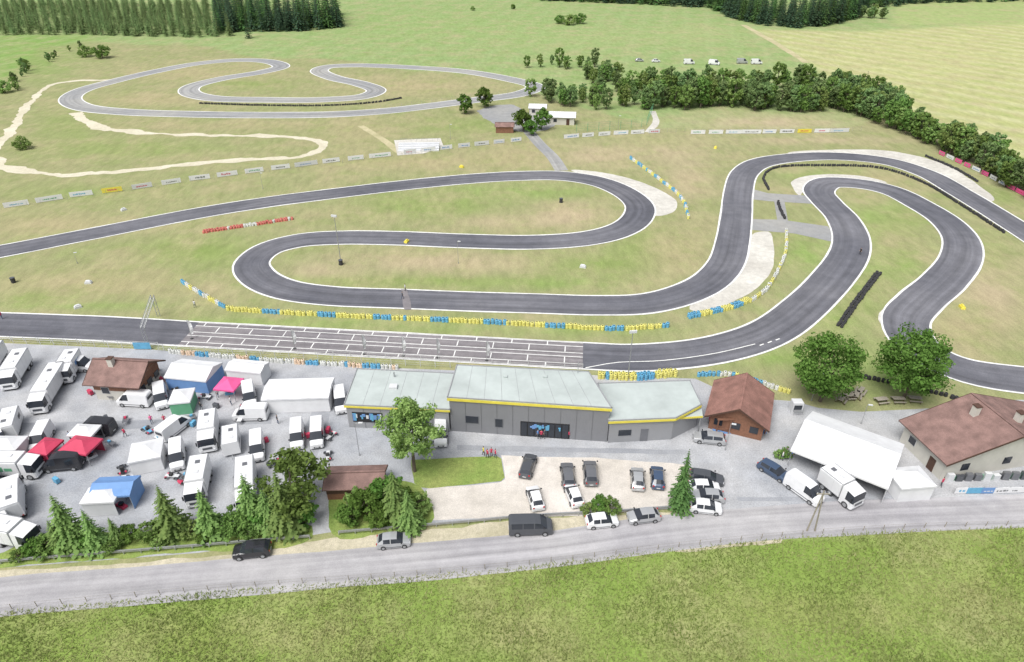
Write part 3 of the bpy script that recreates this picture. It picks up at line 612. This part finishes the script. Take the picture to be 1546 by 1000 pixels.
w.wallrect(PR[0],PR[1],.5,.62,.05,2.3,greyp,.04)
w.obj('windows',parent=e)
s_=MB()
for q in range(16):
    t0=.05+R(0,.29); s_.wallrect(PL[0],PL[1],t0,t0+R(.01,.04),R(1.4,2.4),R(2.4,2.9),random.choice([tblue,bluec,white2,bluec]),.10+q*.003)
for q in range(12):
    t0=.5+R(0,.2); s_.wallrect(PC[0],PC[1],t0,t0+R(.008,.022),R(1.5,2.0),R(2.1,2.5),random.choice([tblue,bluec,bluec]),.16+q*.003)
s_.obj('sign_graphics',parent=e)
rc=MB(); cx=sum(p[0] for p in PC)/4; cy=sum(p[1] for p in PC)/4
for k in range(1,3): rc.box(cx-9+6*k,cy+2,hC+.15,.6,.6,.25,roofg)
rc.tube((PL[3][0]+6,PL[3][1]-2,4.2),(PL[3][0]+6,PL[3][1]-2,5.2),.12,steel); rc.tube((cx+8,cy+3,hC),(cx+8,cy+3,hC+2.2),.04,steel)
rc.box(cx-20,cy+2,4.34,1.2,1,.4,white2); rc.obj('roof_vents',parent=e)
sm_=MB()
for (Pa,zz,n) in ((PC,hC,9),(PL,4.2,6)):
    for k in range(1,n):
        a=Vector(Pa[0]).lerp(Vector(Pa[1]),k/n); b_=Vector(Pa[3]).lerp(Vector(Pa[2]),k/n); sm_.tube((a.x,a.y,zz+.14),(b_.x,b_.y,zz+.14),.025,wallg2,4)
sm_.obj('roof_seams',parent=e)
jm=MB()
for (Pa,Pb,zz,n) in ((PC[0],PC[1],hC,10),(PL[0],PL[1],4.2,6)):
    for k in range(1,n): jm.wallrect(Pa,Pb,k/n-.0008,k/n+.0008,.0,zz-.45,greyp,.025)
jm.obj('cladding_joints',parent=e)
pp=MB()
cp=[P3(1016,632,3.4),P3(1061,629,3.4),P3(1058,606,3.4),P3(1020,606,3.4)]
pp.prism(cp,3.3,3.45,roofg); pp.wallrect(cp[0],cp[1],0,1,3.2,3.5,yel,.04); 
for p in cp[:3]: pp.box(p[0]-.2,p[1]+.2,0,.14,.14,3.3,steel)
pp.obj('porch_canopy',parent=e)
def house(name,px,py,dx,dy,L_,W_,he,hr,tile,wall,wallu=None,ov=.6,chim=0,wins=True,porch=False,at=None):
    g=G(px,py); rz=hd(px,py,dx,dy)
    if at: g,rz=at
    e=empty(name,(g.x,g.y,0),rz)
    w=MB(); 
    if porch:
        w.box(-L_*.2,0,0,L_*.58,W_,he,wall)
        for x in (L_*.2,L_*.47):
            for k in range(4): w.box(x,-W_/2+.15+k*(W_-.3)/3,0,.18,.18,he,wood)
        w.box(L_*.3,-W_/2+.1,.0,L_*.35,.08,.9,wood); w.box(L_*.47,0,.0,.08,W_*.5,.9,wood)
    else: w.box(0,0,0,L_,W_,he,wall)
    u=wallu or wall
    for s in(-1,1):
        x=s*(L_/2-.02) if not(porch and s>0) else L_*.47
        w.add([(x-.08,-W_/2,he),(x-.08,W_/2,he),(x-.08,0,hr-.12),(x+.02,-W_/2,he),(x+.02,W_/2,he),(x+.02,0,hr-.12)],[(0,2,1),(3,4,5),(0,1,4,3),(1,2,5,4),(2,0,3,5)],u)
    if wallu and not porch: w.box(0,0,he*.5,L_+.06,W_+.06,he*.5-.02,wallu)
    w.obj('walls',parent=e)
    r=MB(); sl=(hr-he)/(W_/2); yo=W_/2+ov; zo=he-sl*ov; x=L_/2+ov; th=.16
    for s in(-1,1):
        V=[(-x,s*yo,zo),(x,s*yo,zo),(x,0,hr),(-x,0,hr)]; V+= [(a,b_,c+th) for a,b_,c in V]
        r.add(V,[(0,1,2,3),(4,5,6,7)[::1],(0,1,5,4),(1,2,6,5),(3,0,4,7)],tile)
    r.box(0,0,hr+th-.05,2*x,.3,.12,tile); r.obj('roof',parent=e)
    f=MB()
    for s in(-1,1):
        for t in(-1,1): f.add([(s*(x+.01),t*yo,zo-.1),(s*(x+.01),0,hr-.1),(s*(x+.01),0,hr+th+.03),(s*(x+.01),t*yo,zo+th+.03),(s*(x+.07),t*yo,zo-.1),(s*(x+.07),0,hr-.1),(s*(x+.07),0,hr+th+.03),(s*(x+.07),t*yo,zo+th+.03)],[(0,1,2,3),(4,5,6,7),(0,1,5,4),(2,3,7,6),(1,2,6,5),(0,3,7,4)],woodd)
    f.obj('bargeboards',parent=e)
    if wins:
        g_=MB(); n=max(2,int(L_/3.5))
        for s in(-1,1):
            for k in range(n):
                xx=-L_/2+L_*(k+.5)/n
                if k==n//2: g_.box(xx,s*(W_/2+.03),.02,1.1,.08,2.1,woodd)
                else: g_.box(xx,s*(W_/2+.02),he*.36-.06,1.32,.1,1.22,white2); g_.box(xx,s*(W_/2+.05),he*.36,1.2,.1,1.1,glass)
            for k in range(3):
                if not porch: g_.box(s*(L_/2+.05),-W_/2+W_*(k+.5)/3,he*.36,.1,1.2,1.1,glass)
        g_.obj('windows',parent=e)
    if chim:
        c=MB()
        for k in range(chim): c.box(-L_*.15+k*L_*.3,W_*.12*(1 if k%2 else -1),he,.8,.8,hr-he+.9,render_,ch=.05); c.box(-L_*.15+k*L_*.3,W_*.12*(1 if k%2 else -1),hr+.9,.95,.95,.12,woodd)
        c.obj('chimneys',parent=e)
    return e
house('timber_chalet',198,588,10,.6,7.4,6,3.8,5.6,M_tile,render_,wood,.9,1)
house('restaurant_chalet',1113,632,2,-10,8,7.6,3.0,5.2,M_tile2,wood,None,.8,0,True,False)
mb=MB(); g=G(1116,651)
for k in range(5): mb.box(g.x-3.6+k*1.8,g.y-.6,0,.16,.16,2.6,wood)
mb.box(g.x,g.y-.6,2.6,7.6,.2,.2,wood); mb.box(g.x,g.y-.6,.85,7.6,.08,.08,wood); mb.box(g.x,g.y+.2,.0,7.8,1.6,.12,bluec)
mb.obj('terrace_pergola')
ea=Vector(P3(1357,636,3.3)); eb=Vector(P3(1429,704,3.3)); d=(eb-ea); Lh=d.length-1.4; dn=d.normalized(); pn=Vector((-dn.y,dn.x)); 
if pn.x<0: pn=-pn
house('tiled_house',0,900,1,0,Lh,20,3.5,6.6,M_tile,render_,None,.7,2,at=((ea+eb)/2+pn*10.7,math.atan2(d.y,d.x)))
mb=MB()
for k in range(9):
    g=G(1432+k*14,726-k*.4); mb.box(g.x,g.y,0,.9,.5,R(.8,1.3),random.choice([dgrey,white2,greyp,greyp]),R(-.2,.2)); mb.cyl((g.x+.6,g.y+.2,0),.25,.8,random.choice([dgrey,greenc]),n=8)
mb.obj('terrace_clutter')
house('brown_shed',540,738,10,-.3,7.2,3.8,2.1,2.9,M_tile,wood,woodd,.35,0,False)
house('track_office',848,186,10,.3,9,5,2.8,3.8,canvas,render_,None,.5,0)
house('white_cabin',812,172,10,.3,6,4,2.6,3.4,canvas,render_,None,.4,0)
house('brown_hut',762,199,10,0,6,3.6,2.2,3.0,M_tile,wood,None,.3,0,False)
# ---------- street furniture ----------
def pole(name,px,py,h,r=.07,arm=0,head=None,mat=steel):
    g=G(px,py); mb=MB(); mb.cyl((0,0,0),r,h,mat,n=8,r2=r*.6); mb.cyl((0,0,0),r*2,.25,mat,n=8)
    if arm: mb.tube((0,0,h-.1),(arm,0,h),r*.6,mat); mb.box(arm,0,h-.08,.6,.25,.12,white2)
    if head: mb.box(0,-.1,h-.1,head,.25,.45,white2); 
    mb.obj(name,(g.x,g.y,0),R(-.3,.3))
pole('floodlight_mast',515,398,11,.1,0,1.2); pole('floodlight_mast',948,571,9,.1,0,1.2); pole('street_lamp',543,688,6,.06,.8); pole('street_lamp',117,398,2.6,.05,.3)
for p in [(397,285),(692,398),(1095,680),(1300,640),(1225,605),(933,196),(680,210)]: pole('light_pole',p[0],p[1],R(3,5.5),.05,.4)
g=G(1224,802); mb=MB()
for s in(-1,1): mb.tube((s*.5,0,0),(0,0,7),.11,hedgem,8,.07)
mb.box(0,0,6.4,1.6,.12,.12,hedgem)
for s in(-.7,0,.7): mb.cyl((s,0,6.5),.05,.2,white2,n=6)
mb.obj('utility_pole',(g.x,g.y,0))
def flag(px,py,h=4,c=canvas):
    g=G(px,py); mb=MB(); mb.cyl((0,0,0),.04,h,steel,n=6); V=[];n=8
    for i in range(n+1):
        z=1+(h-1)*i/n; ww=.6*math.sin(math.pi*min(1,(i+1.5)/(n+2)))**.6; V+=[(.04,0,z),(.04+ww,.12*math.sin(i*1.3),z)]
    mb.add(V,[(2*i,2*i+1,2*i+3,2*i+2) for i in range(n)],c); mb.cyl((0,0,0),.3,.1,black,n=8); mb.obj('feather_flag',(g.x,g.y,0),R(-.4,.4)+.6)
for p in [(290,512),(445,527),(550,535),(609,538),(661,541),(735,545)]: flag(*p)
ga=G(225,527); gb=G(240,478); mb=MB(); d=Vector((gb.x-ga.x,gb.y-ga.y,0)); 
for p in (ga,gb):
    for ox in(-.3,.3):
        mb.tube((p.x+ox,p.y,0),(p.x+ox,p.y,4.6),.06,steel)
    for k in range(6): mb.tube((p.x-.3,p.y,k*.75),(p.x+.3,p.y,k*.75+.75),.03,steel)
for z in(4.1,4.7):
    for ox in(-.3,.3): mb.tube((ga.x+ox,ga.y,z),(gb.x+ox,gb.y,z),.05,steel)
n=14
for k in range(n):
    a=Vector((ga.x,ga.y,4.1))+d*k/n; b_=Vector((ga.x,ga.y,4.7))+d*(k+1)/n; mb.tube(a+Vector((-.3,0,0)),b_+Vector((-.3,0,0)),.03,steel); mb.tube(a+Vector((.3,0,0)),b_+Vector((.3,0,0)),.03,steel)
mb.box(ga.x-.9,ga.y-.3,.2,3,.06,1.3,tblue); mb.obj('start_gantry')
def marshal(px,py,c=yel):
    g=G(px,py); mb=MB(); mb.extr([(-.7,0),(.7,0),(.6,.45),(-.6,.45)],-.4,.4,c); mb.box(0,0,.45,.4,.9,.3,c,ch=.1); o=mb.obj('marshal_post',(g.x,g.y,0),R(0,3))
for p in [(697,253),(1080,224),(614,366),(1452,465),(880,404,1),(134,428,1),(187,318,1),(118,465,1)]: marshal(p[0],p[1],white2 if len(p)>2 else yel)
def bin_(px,py):
    g=G(px,py); mb=MB(); mb.cyl((0,0,0),.42,1.1,black,n=10,r2=.46); mb.cyl((0,0,1.1),.5,.08,dgrey,n=10); mb.cyl((-.5,0,.15),.15,.1,black,'x',8); mb.obj('black_bin',(g.x,g.y,0))
for p in [(21,427),(847,306),(515,400)]: bin_(*p)
def table(px,py,a):
    g=G(px,py); mb=MB(); mb.box(0,0,.7,1.9,.75,.06,hedgem)
    for s in(-1,1):
        mb.box(0,s*.7,.42,1.9,.28,.05,hedgem)
        mb.tube((s*.7,-.75,0),(s*.7,.25,.7),.05,woodd); mb.tube((s*.7,.75,0),(s*.7,-.25,.7),.05,woodd)
    mb.obj('picnic_table',(g.x,g.y,.02),a)
for i,p in enumerate([(1270,606),(1292,600),(1298,594),(1330,608),(1355,607),(1380,606),(1280,602)]): table(p[0],p[1],R(-.2,.2)+(.9 if i<3 else 0))
g=G(1200,622); mb=MB(); mb.box(0,0,0,1.6,1.2,2.2,white2,ch=.1); mb.box(0,-.62,.9,1.2,.05,.8,glass); mb.box(0,-.85,.85,1.4,.5,.05,steel); mb.obj('ticket_kiosk',(g.x,g.y,.01))
mb=MB(); g=G(632,228)
for k in range(4): mb.box(0,k*1.3,0,13,1.25,.35+.35*k,white2)
for k in range(8): mb.box(-6+k*1.7,5.4,1.4,.06,.06,1,steel)
mb.box(0,5.4,2.3,12.5,.05,.06,steel); mb.obj('spectator_stand',(g.x,g.y,0),.05)
fence('wire_fence',[(575,165),(680,152),(780,140)],1.5,4); fence('wire_fence',[(870,200),(930,196),(975,192),(985,168)],3,4,greenc,.06,5,.02)
# ---------- people ----------
def person_mesh(seed):
    random.seed(seed); st=R(.12,.3)
    J=[((0,0,.93),.12),((0,0,1.12),.13),((0,0,1.34),.15),((0,0,1.47),.06),((0,.01,1.56),.065),((0,.02,1.66),.10),((0,.01,1.76),.06),
       ((.19,0,1.40),.06),((.25,.02,1.14),.045),((.24,.12,.92),.035),((.24,.16,.84),.03),((-.19,0,1.40),.06),((-.26,-.02,1.14),.045),((-.25,.06,.9),.035),((-.25,.08,.82),.03),
       ((.1,0,.86),.095),((.11,st*.5+.03,.48),.062),((.11,st*.6-.06,.09),.042),((.12,st*.6+.1,.035),.035),((-.1,0,.86),.095),((-.11,-st*.5+.05,.48),.062),((-.11,-st*.9,.1),.042),((-.12,-st*.9+.14,.035),.035)]
    E=[(0,1),(1,2),(2,3),(3,4),(4,5),(5,6),(2,7),(7,8),(8,9),(9,10),(2,11),(11,12),(12,13),(13,14),(0,15),(15,16),(16,17),(17,18),(0,19),(19,20),(20,21),(21,22)]
    me=bpy.data.meshes.new('p'); me.from_pydata([j[0] for j in J],E,[]); o=link(bpy.data.objects.new('p',me))
    md=o.modifiers.new('s','SKIN'); o.modifiers.new('ss','SUBSURF').levels=1
    for i,j in enumerate(J): me.skin_vertices[0].data[i].radius=(j[1],j[1]*.85); 
    me.skin_vertices[0].data[0].use_root=True
    dg=bpy.context.evaluated_depsgraph_get(); m2=bpy.data.meshes.new_from_object(o.evaluated_get(dg)); bpy.data.objects.remove(o); return m2
pm=[person_mesh(3),person_mesh(5)]; random.seed(11)
shirts=[red,white2,bluec,blackp,yel,dgrey,pink]; trs=[navy,dgrey,blackp]
def person(px,py,shirt=None):
    m=random.choice(pm).copy(); m.materials.clear()
    for q in (random.choice(trs),shirt or random.choice(shirts),skinm,hairm,black): m.materials.append(q)
    for p in m.polygons:
        c=p.center; z=c.z; p.material_index=4 if z<.09 else 0 if z<.9 and abs(c.x)<.21 else 3 if z>1.68 or(z>1.6 and c.y<0) else 2 if z>1.47 or (abs(c.x)>.2 and z<1.1) else 1; p.use_smooth=True
    g=G(px,py); o=bpy.data.objects.new('person',m); o.location=(g.x,g.y,.03); o.rotation_euler=(0,0,R(0,6.2)); link(o)
for p in [(736,692,red),(742,690,red),(748,692,red),(730,688),(812,662),(817,663,red),(822,662),(858,663),(1098,648),(1106,652),(1122,650),(1140,648),(1186,690),(1194,692),(1298,385,blackp),(612,440,white2),(608,452,dgrey),(295,465,white2),(655,672),(305,620),(250,640),(108,665),(190,660),(330,600),(420,640),(960,655),(1070,640),(1340,700),(4,482,red),(1180,695),(350,612),(230,640),(1420,735)]: person(*p)
# ---------- trees ----------
def quads_mesh(c,nrm,size,r,rnd):
    n=len(c); a=rng.normal(0,1,(n,3)); u=np.cross(nrm,a); u/=np.linalg.norm(u,axis=1)[:,None]+1e-9; v=np.cross(nrm,u); v/=np.linalg.norm(v,axis=1)[:,None]+1e-9
    s=size[:,None]; V=np.stack([c-u*s,c-v*s*.6,c+u*s,c+v*s*.6],1).reshape(-1,3); Fc=np.arange(4*n).reshape(n,4); return V,Fc,np.repeat(rnd,4)
def wood_geo(h,limbs,tr,base=.3,spread=.3):
    mb=MB(); pv=Vector((0,0,0)); pr=tr
    for i in range(1,5):
        p=Vector((R(-.15,.15)*i*.4,R(-.15,.15)*i*.4,h*.72*i/4)); r=tr*(1-.2*i); mb.tube(pv,p,pr,trunkm,7,r); pv=p; pr=r
    for k in range(limbs):
        a=k*2.4+R(0,.6); z=h*R(base,.62); q=Vector((math.cos(a)*h*spread*R(.6,1),math.sin(a)*h*spread*R(.6,1),z+h*R(.1,.24))); m=Vector((q.x*.45,q.y*.45,z+(q.z-z)*.35))
        mb.tube((0,0,z),m,tr*.45,trunkm,5,tr*.3); mb.tube(m,q,tr*.3,trunkm,5,tr*.08)
    return mb
def tri_quads(mb):
    return np.array(mb.v),np.array([f for f in mb.f if len(f)==4])
def finish(name,parts,mats):
    V=[];Fs=[];rn=[];fm=[];o=0
    for k,(v,f,r) in enumerate(parts):
        V.append(v);Fs.append(f+o);rn.append(r);fm.append(np.full(len(f),k));o+=len(v)
    return npmesh(name,np.vstack(V),np.vstack(Fs),mats,np.concatenate(rn),np.concatenate(fm))
def broad(seed,h,w,nclump,nleaf,ls,leaf=M_leaf,base=.22,narrow=False,trunk=True):
    global rng; random.seed(seed); rng=np.random.default_rng(seed)
    cz=h*(1+base)/2; rz=h*(1-base)/2; 
    d=rng.normal(0,1,(nclump,3)); d/=np.linalg.norm(d,axis=1)[:,None]
    rad=rng.uniform(.35,1,nclump)**.55*rng.uniform(.74,1.08,nclump)
    cc=d*rad[:,None]*np.array([w/2,w/2,rz]); zz=cc[:,2]/rz
    taper=np.where(zz>0,1-(zz**2)*(.35 if not narrow else .6),1-.25*zz**2); cc[:,:2]*=taper[:,None]; cc[:,2]+=cz
    cr=w*rng.uniform(.07,.15,nclump)*1.0
    k=rng.integers(0,nclump,nleaf); dd=rng.normal(0,1,(nleaf,3)); dd/=np.linalg.norm(dd,axis=1)[:,None]
    pos=cc[k]+dd*(cr[k]*rng.uniform(.5,1.15,nleaf))[:,None]*np.array([1,1,.75])
    nrm=dd*.8+rng.normal(0,.45,(nleaf,3))+np.array([0,0,.35]); nrm/=np.linalg.norm(nrm,axis=1)[:,None]
    rnd=np.clip(rng.uniform(0,1,nclump)[k]*.6+rng.uniform(0,.4,nleaf),0,1)
    v,f,r=quads_mesh(pos,nrm,ls*rng.uniform(.6,1.3,nleaf),0,rnd)
    tb=wood_geo(h,8,max(.12,h*.022),base,w/h*.4); tv,tf=tri_quads(tb)
    return finish('broadleaf_tree_mesh',[(v,f,r),(tv,tf,np.zeros(len(tv)))],[leaf,trunkm])
def spruce(seed,h,w,tiers,nb,leaf=M_need,dens=5,low=.06):
    global rng; random.seed(seed); rng=np.random.default_rng(seed)
    V=[];Fq=[];rn=[]
    for t in range(tiers):
        f=t/(tiers-1); z=h*(low+(1-low)*f**.92); rr=w/2*(1-f)**.85*rng.uniform(.8,1.1)+.08
        n=max(4,int(nb*(1-f*.6)))
        for k in range(n):
            a=2*math.pi*(k+rng.uniform(0,1))/n; L_=rr*rng.uniform(.65,1.2); dr=np.array([math.cos(a),math.sin(a),0]); sd=np.array([-dr[1],dr[0],0]); q=rng.uniform(0,1)
            for j in range(dens):
                u0=j/dens; c=dr*L_*u0+np.array([0,0,z-L_*.35*u0*u0+.1*L_*u0]); c1=dr*L_*min(1.05,u0+1.3/dens)+np.array([0,0,z-L_*.35*(u0+1/dens)**2+.1*L_*u0-.05])
                wd=L_*.26*(1-u0*.75)*rng.uniform(.6,1.3)+.04; sgn=rng.uniform(-.4,.4)
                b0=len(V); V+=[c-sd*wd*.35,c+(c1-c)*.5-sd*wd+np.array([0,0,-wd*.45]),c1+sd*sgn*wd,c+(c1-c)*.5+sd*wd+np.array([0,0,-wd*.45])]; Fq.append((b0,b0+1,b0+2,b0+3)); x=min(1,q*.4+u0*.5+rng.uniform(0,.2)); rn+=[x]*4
    tb=MB(); tb.tube((0,0,0),(0,0,h*.95),h*.012+.03,trunkm,6,.02); tv,tf=tri_quads(tb)
    return finish('spruce_tree_mesh',[(np.array(V),np.array(Fq),np.array(rn)),(tv,tf,np.zeros(len(tv)))],[leaf,trunkm])
def put(name,me,x,y,s=1,sz=None,parent=None):
    o=bpy.data.objects.new(name,me); o.location=(x,y,0); o.rotation_euler=(0,0,R(0,6.28)); o.scale=(s,s,sz or s); return link(o,parent)
T1=broad(1,13,11,100,8500,.26,M_leafd,.14); T2=broad(2,12.6,11,100,8500,.26,M_leafd,.16)
T3=broad(3,13,8,80,6000,.24,M_leafl,.2,True); T4=broad(4,8,7,50,3500,.24,M_leaf,.1)
T5=broad(9,7,6,45,2200,.3,M_leafd,.12)
random.seed(5); g=G(1238,606); put('round_tree',T1,g.x,g.y); g=G(1364,602); put('round_tree',T2,g.x,g.y)
g=G(626,712); put('tall_tree',T3,g.x,g.y); g=G(450,770); put('tall_tree',T4,g.x,g.y,1.25)
for p,s in [((701,172),1.05),((732,163),1.15),((790,199),1.15),((818,196),1.1),((802,205),.8)]: g=G(*p); put('round_tree',T5,g.x,g.y,s)
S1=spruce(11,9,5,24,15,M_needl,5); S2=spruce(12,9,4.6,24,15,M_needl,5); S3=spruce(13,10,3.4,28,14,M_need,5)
for i,(p,s) in enumerate([((115,826),1.0),((150,828),.75),((265,808),.95),((322,808),.9),((385,790),.95),((436,802),1.15),((410,800),.8),((180,820),.5),((600,785),.95),((620,800),.8),((95,832),.6)]):
    g=G(*p); put('spruce_tree',[S1,S2][i%2],g.x,g.y,s)
g=G(1025,768); put('spruce_tree',S3,g.x,g.y,1.02)
B1=broad(21,3.2,4.2,40,2000,.17,M_leaf,0); B2=broad(22,3,3.6,36,1800,.17,M_leafd,0); B3=broad(23,2.4,3.4,30,1500,.16,M_leafl,0)
BB=[B1,B2,B3]
for p,s in [((530,790),1.1),((555,775),1.4),((585,760),1.5),((610,778),1.3),((632,770),1.1),((540,762),1.1),((575,795),1.0),((625,795),.9),((890,776),.75),((905,772),.8),((920,774),.75),((200,815),.8),((235,812),.9),((290,808),1.0),((345,806),1.0),((365,800),1.1),((400,795),1.2),((425,792),1.3),((460,790),1.2),((80,832),.9),((130,828),.9),((55,838),.8),((30,845),.5),((70,842),.6),((170,832),.6),((240,826),.6),((310,822),.55),((380,812),.6),((440,808),.6),((35,225),1.7),((155,88),2.2),((130,86),2.3),((36,100),1.2),((8,140),2),((714,16),1.2),((775,14),1.2),((860,38),2.6),((875,36),2.2),((845,36),1.8),((1185,690),.5),((1175,690),.5)]:
    g=G(*p); put('bush',random.choice(BB),g.x,g.y,s)
W1=[broad(30+i,R(9,11),R(5.5,7),48,1500,.40,m,.04,i%2==0) for i,m in enumerate([M_leaff,M_leaf,M_leaff,M_leafl])]
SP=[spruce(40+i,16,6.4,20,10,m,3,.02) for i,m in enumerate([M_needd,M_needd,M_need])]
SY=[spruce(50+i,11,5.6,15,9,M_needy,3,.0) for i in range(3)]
def belt(name,lines):
    e=empty(name)
    for pts,n,lo,hi,meshes,wid in lines:
        A,t=path(pts,1)
        for k in range(n):
            s=(k+R(0,1))/n*t[-1]; x=np.interp(s,t,A[:,0])+R(-wid,wid)*.3; y_=np.interp(s,t,A[:,1])+R(0,wid); sc=R(lo,hi); put('tree',random.choice(meshes),x,y_,sc,sc*R(.9,1.25),e)
random.seed(99)
belt('tree_belt',[([(985,168),(1100,167),(1200,170),(1290,172),(1345,190)],92,.7,1.15,W1,12),([(960,142),(1100,140),(1250,142),(1330,165)],44,.7,1.0,W1,8),([(1340,192),(1400,214),(1440,234)],30,.6,1.0,W1,9),([(1430,232),(1500,262),(1546,292),(1620,330)],44,.6,1.05,W1,9),([(1290,150),(1370,178)],14,.7,1.0,W1,8),([(1270,160),(1345,172)],9,.55,.7,SP,8)])
belt('garden_trees',[([(815,152),(860,162),(930,168),(985,168)],26,.5,.85,W1,14),([(800,108),(880,106),(930,112)],10,.4,.8,W1,10),([(885,128),(950,130)],14,.6,.9,W1,14),([(880,150),(970,140)],12,.5,.75,W1,8),([(820,100),(900,100)],4,.4,.5,W1,5)])
belt('field_hedge',[([(0,150),(20,120),(40,105),(110,78)],16,.3,.5,W1,10),([(1300,28),(1338,30)],7,.6,.9,W1,8)])
def forest(name,front,rows,gap,lo,hi,meshes,back=1.0):
    e=empty(name); A,t=resamp([G(*p) for p in front],gap)
    for r in range(rows):
        for p in A:
            s=R(lo,hi); put('tree',random.choice(meshes),p[0]*(1+r*gap*back/450)+R(-gap,gap)*.35,p[1]+r*gap*back+R(-gap,gap)*.35,s,s*R(.85,1.15),e)
forest('young_spruce_plantation',[(-60,53),(0,53),(120,52),(180,55),(300,56),(345,54)],24,5.2,.75,1.1,SY,1.25)
forest('spruce_forest',[(335,50),(375,47),(440,48),(510,42)],12,5.6,.95,1.5,SP)
forest('spruce_forest',[(335,24),(400,24)],4,7,1.1,1.4,SP)
forest('spruce_forest',[(820,1),(900,4),(1000,8),(1075,12),(1110,28),(1150,38),(1200,42),(1240,40),(1290,28)],10,6.2,.9,1.45,SP)
forest('spruce_forest',[(1290,14),(1400,5),(1546,2),(1700,0)],6,8,.9,1.3,SP)
forest('spruce_forest',[(480,-6),(650,-10),(830,-4)],3,9,.9,1.2,SP)
g=G(376,58); put('spruce_tree',SP[0],g.x,g.y,.9)
# ---------- meadow blades ----------
rng=np.random.default_rng(77)
n=210000; yy=38+ (rng.uniform(0,1,n)**1.15)*52; xx=rng.uniform(-1,1,n)*(yy*.62+38)
dp=yy*cT+H*sT; ppx=773+F*xx/dp; ppy=500-F*(yy*sT-H*cT)/dp; ok=(ppy>np.interp(ppx,*road_low)+5); xx=xx[ok];yy=yy[ok]; n=len(xx)
hh=rng.uniform(.12,.42,n)*(1+.35*np.sin(xx*.35+2*np.sin(yy*.3))); a=rng.uniform(0,6.28,n); wd=rng.uniform(.035,.08,n); lx=rng.normal(0,.2,n); ly=rng.normal(0,.2,n)
V=np.stack([np.c_[xx-np.cos(a)*wd,yy-np.sin(a)*wd,np.zeros(n)],np.c_[xx+np.cos(a)*wd,yy+np.sin(a)*wd,np.zeros(n)],np.c_[xx+lx,yy+ly,hh]],1).reshape(-1,3)
rr=np.clip(.45+.3*np.sin(xx*.18+1.5*np.sin(yy*.23))*np.cos(yy*.31+xx*.07)+rng.normal(0,.28,n),0,1)
me=npmesh('meadow_grass',V,np.arange(3*n).reshape(n,3),[M_tuft],np.repeat(rr,3)); link(bpy.data.objects.new('meadow_grass',me))
# ---------- light ----------
EL=math.radians(60); AZ=math.radians(215)
w=bpy.data.worlds.new('World'); bpy.context.scene.world=w; w.use_nodes=True; nt=w.node_tree
sky=nt.nodes.new('ShaderNodeTexSky'); sky.sky_type='NISHITA'; sky.sun_disc=False; sky.sun_elevation=EL; sky.sun_rotation=AZ; sky.dust_density=4; sky.air_density=1
hs=nt.nodes.new('ShaderNodeHueSaturation'); hs.inputs['Saturation'].default_value=.35; nt.links.new(sky.outputs[0],hs.inputs['Color'])
bg=nt.nodes['Background']; nt.links.new(hs.outputs[0],bg.inputs[0]); bg.inputs[1].default_value=.15
sd=bpy.data.lights.new('sun','SUN'); sd.energy=3.1; sd.angle=math.radians(36); sd.color=(1,.985,.96); so=link(bpy.data.objects.new('sun',sd))
dv=Vector((math.sin(AZ)*math.cos(EL),math.cos(AZ)*math.cos(EL),math.sin(EL))); so.rotation_euler=dv.to_track_quat('Z','Y').to_euler(); so.location=(0,0,100)
cd=bpy.data.cameras.new('camera'); cd.lens=24; cd.sensor_width=36; cd.clip_end=20000; co=link(bpy.data.objects.new('camera',cd)); co.location=(0,0,H); co.rotation_euler=(math.pi/2-TH,0,0)
sc=bpy.context.scene; sc.camera=co; sc.view_settings.view_transform='Standard'; sc.view_settings.look='None'; sc.view_settings.exposure=0
